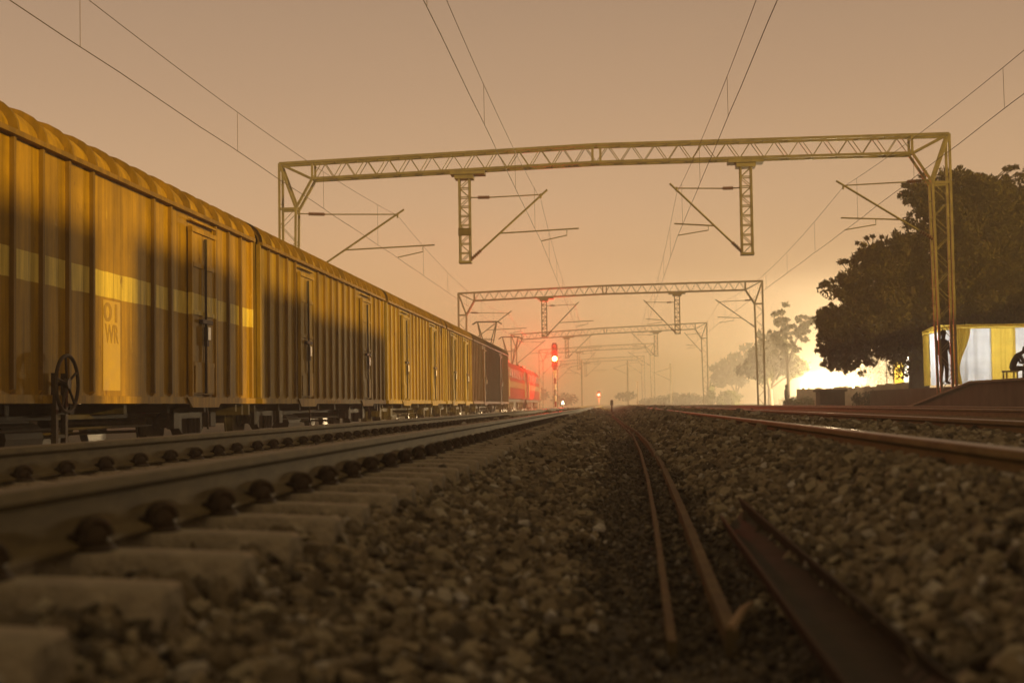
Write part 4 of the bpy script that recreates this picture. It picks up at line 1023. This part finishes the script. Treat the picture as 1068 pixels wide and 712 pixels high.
for px, py, yd, rx, rz_, sd, lab in ((753, 416, 160, 1.6, 1.9, 70, 'dark blocky bush in the haze left of the second gantry leg'), (905, 417, 72, .9, .75, 81, 'small dry bush in front of the brown boundary wall'), (938, 417, 66, 1.1, .6, 83, 'low dry bush near the foot of the platform ramp'), (838, 416, 100, 1.5, .8, 85, 'low bush at the left end of the pale boundary wall'), (845, 416, 170, 3.2, 1.1, 71, 'low scrub behind the wall at the glow'), (730, 412, 210, 6, 1.6, 73, 'hazy scrub bank right of the vanishing point'), (690, 412, 260, 7, 2.0, 75, 'faint scrub bank beside the vanishing point'), (560, 412, 270, 9, 3.0, 77, 'faint trees behind the locomotives')):
    c = at(px, py, yd); root = empty('shrub', (c.x, yd, -.1), lab, 'shrub', 'scrub in the haze'); cl = []; r_ = random.Random(sd)
    m = MB(); 
    for k in range(8):
        a = r_.uniform(-1, 1)*rx; z = r_.uniform(.3, 1)*rz_; m.tube([(c.x+a, yd, -.2), (c.x+a+r_.uniform(-.3, .3), yd, z)], [.07, .02], 5); cl.append((c.x+a, yd+r_.uniform(-1, 1), z, rx*.3, 1.0, rz_*.45))
    m.build('stems', 'bark', root); leaf_mesh('crown', leaves(cl, 120 if yd > 110 else 700, .3 if yd > 110 else .09, sd), .3 if yd > 110 else .09, sd, 'leaf2', root, (c.x, yd, -.1))

# ------------------------------------------------------------------ walls, hut, stall behind
def wall(pxa, pxb, pya, pyb, ya, yb, th, mat, name, label, cat):
    a = at(pxa, pya, ya); b_ = at(pxb, pyb, yb); m = MB(); n = 34; r_ = random.Random(int(pxa))
    d = (Vector((b_.x, b_.y, 0))-Vector((a.x, a.y, 0))); nn = Vector((-d.y, d.x, 0)).normalized()*th/2
    rings = []
    for i in range(n+1):
        p = a.lerp(b_, i/n); z = p.z+r_.uniform(-.12, .10); q = Vector((p.x, p.y, 0))
        rings.append([(q-nn)+Vector((0, 0, -.3)), (q-nn)+Vector((0, 0, z)), (q+nn)+Vector((0, 0, z)), (q+nn)+Vector((0, 0, -.3))])
    m.loft(rings, closed=True, caps=True)
    m.build(name, mat, loc=(a.x, a.y, -.05)); o = bpy.data.objects[-1] if False else None
    return tag(COL.objects[-1], label, cat)
wall(832, 905, 406, 403, 118, 112, .3, 'brick', 'boundary_wall', 'low pale boundary wall in front of the bright glow', 'wall')
wall(903, 962, 403, 399, 88, 80, .3, 'brick', 'boundary_wall', 'low brown boundary wall ending at the tent, under the tree', 'wall')
def hut(px0, px1, pyt, y, dp, mat, label, name='hut'):
    a = at(px0, pyt, y); b_ = at(px1, pyt, y); root = empty(name, (a.x, y, -.05), label, 'hut')
    m = MB(); m.bx(a.x, b_.x, y, y+dp, -.3, a.z-.1); m.build('wall', mat, root)
    m = MB(); m.bx(a.x-.12, b_.x+.12, y-.15, y+dp+.15, a.z-.098, a.z+.02); m.build('roof', 'iron2', root)
    m = MB(); w = b_.x-a.x; m.bx(a.x+w*.55, a.x+w*.8, y-.03, y-.003, -.1, a.z-.35); m.build('door', 'iron', root)
    if w < 1.6: return
    m = MB(); m.bx(a.x+w*.15, a.x+w*.4, y-.03, y-.003, .9, a.z-.45); m.build('window', 'glass', root)
hut(855, 881, 406.5, 74, 1.5, 'iron2', 'low dark cabin in front of the boundary wall, below the bright glow', 'cabin')
root = None
st0, st1 = at(932, 372, 92), at(968, 372, 92)
root = empty('stall', (st0.x, 92, -.05), 'brightly lit white and orange cloth stall glimpsed behind the wall under the tree', 'stall')
xs_ = np.linspace(st0.x, st1.x, 4)
for k, c in enumerate(('yellow', 'whitec', 'whitec')):
    a, b2 = (xs_[0], xs_[0]+.62) if k == 0 else ((xs_[0]+.62, xs_[2]) if k == 1 else (xs_[2], xs_[3]))
    drape(a, b2, st0.z, .0, 92, .03, 24).build('curtain', c, root, smooth=True)
m = MB(); m.bx(xs_[0]-.1, xs_[3]+.1, 91.9, 94.5, st0.z, st0.z+.08); m.build('canopy', 'yellow', root)
m = MB()
for x in (xs_[0], xs_[3]):
    for y in (92.05, 94.4): m.tube([(x, y, -.1), (x, y, st0.z)], .04, 8)
m.build('frame', 'galv2', root)
lamp('stall_lamp', 'POINT', ((xs_[0]+xs_[3])/2, 93.0, st0.z-.4), 700, (1, .9, .72), .15)

# floodlights that make the bright glow behind the wall
for i, (px, py, yd, pw, lab) in enumerate(((868, 397, 150, 62000, 'floodlight on a short mast in the middle of the bright glow'), (840, 400, 165, 28000, 'floodlight at the left edge of the bright glow'), (890, 396, 155, 32000, 'floodlight at the right of the glow, close to the dark tree'))):
    c = at(px, py, yd); root = empty('floodlight', (c.x, yd, -.05), lab, 'floodlight', 'floodlights in the glow')
    m = MB(); m.tube([(c.x, yd+.2, -.2), (c.x, yd+.2, c.z)], .07, 8); m.build('mast', 'galv2', root)
    m = MB(); m.box((c.x, yd+.1, c.z), (.7, .2, .45)); h_ = m.build('lamp_case', 'black', root)
    m = MB(); m.box((c.x, yd-.02, c.z), (.62, .03, .38)); m.build('lamp_glass', emit('flood glass', (1, .78, .38), 25), h_)
    lamp('flood_light', 'POINT', (c.x, yd-.6, c.z), pw, (1.0, .73, .40), .3)

# ------------------------------------------------------------------ unseen panels added beside and behind the camera to shade the wagons
AZ, EL = R(58), R(9)
XO = 11.9
k_ = (XO-(TW+HWID))/math.tan(AZ); drop = (XO-(TW+HWID))/math.sin(AZ)*math.tan(EL)
for i, (ya, yb_, top) in enumerate(((2.0, 10.4, 2.4), (10.6, 17.15, 2.38), (18.45, 23.85, 2.42), (25.35, 29.2, 2.3), (29.3, 39.5, 2.08))):
    root = empty('hoarding', (XO, ya-k_, PT_), 'tall blank steel hoarding number board on platform beside camera', 'hoarding', 'hoardings along the platform')
    root['label'] = ['tall blank steel hoarding, rearmost of the row behind the camera', 'tall blank hoarding, second from the rear on the platform', 'tall narrow blank hoarding in the middle of the platform row', 'narrowest tall blank hoarding, beside the longest one', 'longest and lowest blank hoarding, foremost of the platform row'][i]
    m = MB(); m.bx(XO, XO+.06, ya-k_, yb_-k_, ZC+drop-.22, ZC+top+drop); m.build('panel', 'hoard', root)
    m = MB()
    for y in np.linspace(ya-k_+.4, yb_-k_-.4, 3): m.bx(XO+.07, XO+.2, y-.06, y+.06, PT_-.03, ZC+top+drop-.1)
    m.build('post', 'iron2', root)

root = empty('platform_shed', (XO+.5, 20-k_, PT_), 'long low windowless shed on the platform beside the camera, behind the hoardings', 'shed')
m = MB(); m.bx(XO+.3, XO+3.5, -14-k_, 39.5-k_, PT_-.02, ZC+drop-.25); m.build('wall', 'brick', root)  # unseen block added to keep low light off the near ground
m = MB(); m.bx(XO+.21, XO+3.8, -14.3-k_, 39.5-k_, ZC+drop-.247, ZC+drop-.15); m.build('roof', 'iron2', root)
root = empty('goods_shed', (26, 12, PT_-.06), 'long tall windowless goods shed behind the platform, out beyond the tent', 'shed')
m = MB(); m.bx(26, 29.5, 10, 80, PT_-.08, ZC+5.35); m.build('wall', 'brick', root)  # unseen block added to shade the farther ground and gantry column feet
m = MB(); m.bx(25.8, 29.8, 9.8, 80.2, ZC+5.353, ZC+5.45); m.build('roof', 'iron2', root)
# ------------------------------------------------------------------ haze, sky, sun
m = MB(); m.bx(-290, 290, -45, 605, -2.2, 13.5)
hz_m, nt, out = newmat('even haze')
pv = N(nt, 'ShaderNodeVolumePrincipled'); pv.inputs['Color'].default_value = (.92, .88, .82, 1); pv.inputs['Density'].default_value = .0035; pv.inputs['Anisotropy'].default_value = .35
L(nt, pv.outputs[0], out.inputs['Volume'])
hz_m.cycles.homogeneous_volume = True if hasattr(hz_m.cycles, 'homogeneous_volume') else None
o = m.build('haze', hz_m); o['kind'] = 'stuff'; o['label'] = 'even smoky night haze filling the air over the tracks'

w = bpy.data.worlds.new('World'); sc.world = w; w.use_nodes = True; nt = w.node_tree; nt.nodes.clear()
out = nt.nodes.new('ShaderNodeOutputWorld')
sky = N(nt, 'ShaderNodeTexSky', _sky_type='NISHITA', _sun_disc=False); sky.sun_elevation = EL; sky.sun_rotation = math.pi-AZ
b1 = N(nt, 'ShaderNodeBackground', Strength=.006); L(nt, sky.outputs['Color'], b1.inputs['Color'])
tc = N(nt, 'ShaderNodeTexCoord'); sp_ = N(nt, 'ShaderNodeSeparateXYZ'); L(nt, tc.outputs['Generated'], sp_.inputs['Vector'])
no = N(nt, 'ShaderNodeTexNoise', Scale=1.6, Detail=3.0); L(nt, tc.outputs['Generated'], no.inputs['Vector'])
ad = N(nt, 'ShaderNodeMath', _operation='MULTIPLY_ADD'); ad.inputs[1].default_value = .05; L(nt, no.outputs['Fac'], ad.inputs[0]); L(nt, sp_.outputs['Z'], ad.inputs[2])
rp = ramp(nt, ad.outputs[0], [(0.0, (.58, .325, .135)), (.08, (.56, .325, .152)), (.17, (.45, .277, .152)), (.25, (.345, .215, .126)), (.36, (.24, .153, .096)), (.7, (.162, .111, .060)), (1.0, (.138, .094, .049))])
b2 = N(nt, 'ShaderNodeBackground', Strength=1.32); L(nt, rp.outputs['Color'], b2.inputs['Color'])
ads = nt.nodes.new('ShaderNodeAddShader'); L(nt, b1.outputs[0], ads.inputs[0]); L(nt, b2.outputs[0], ads.inputs[1]); L(nt, ads.outputs[0], out.inputs['Surface'])
sun = bpy.data.lights.new('sun', 'SUN'); sun.energy = 4.6; sun.color = (1.0, .62, .09); sun.angle = R(1.4)
so = bpy.data.objects.new('sun', sun); COL.objects.link(so)
d = Vector((-math.sin(AZ)*math.cos(EL), math.cos(AZ)*math.cos(EL), -math.sin(EL))); so.rotation_euler = d.to_track_quat('-Z', 'Y').to_euler()

sc.view_settings.view_transform = 'Standard'; sc.view_settings.look = 'None'; sc.view_settings.gamma = 1.0; sc.view_settings.exposure = 0.1
sc.cycles.use_denoising = True; sc.cycles.denoiser = 'OPENIMAGEDENOISE'
sc.cycles.max_bounces = 6; sc.cycles.diffuse_bounces = 3; sc.cycles.glossy_bounces = 3; sc.cycles.volume_bounces = 2; sc.cycles.transparent_max_bounces = 8
sc.cycles.sample_clamp_indirect = 4.0
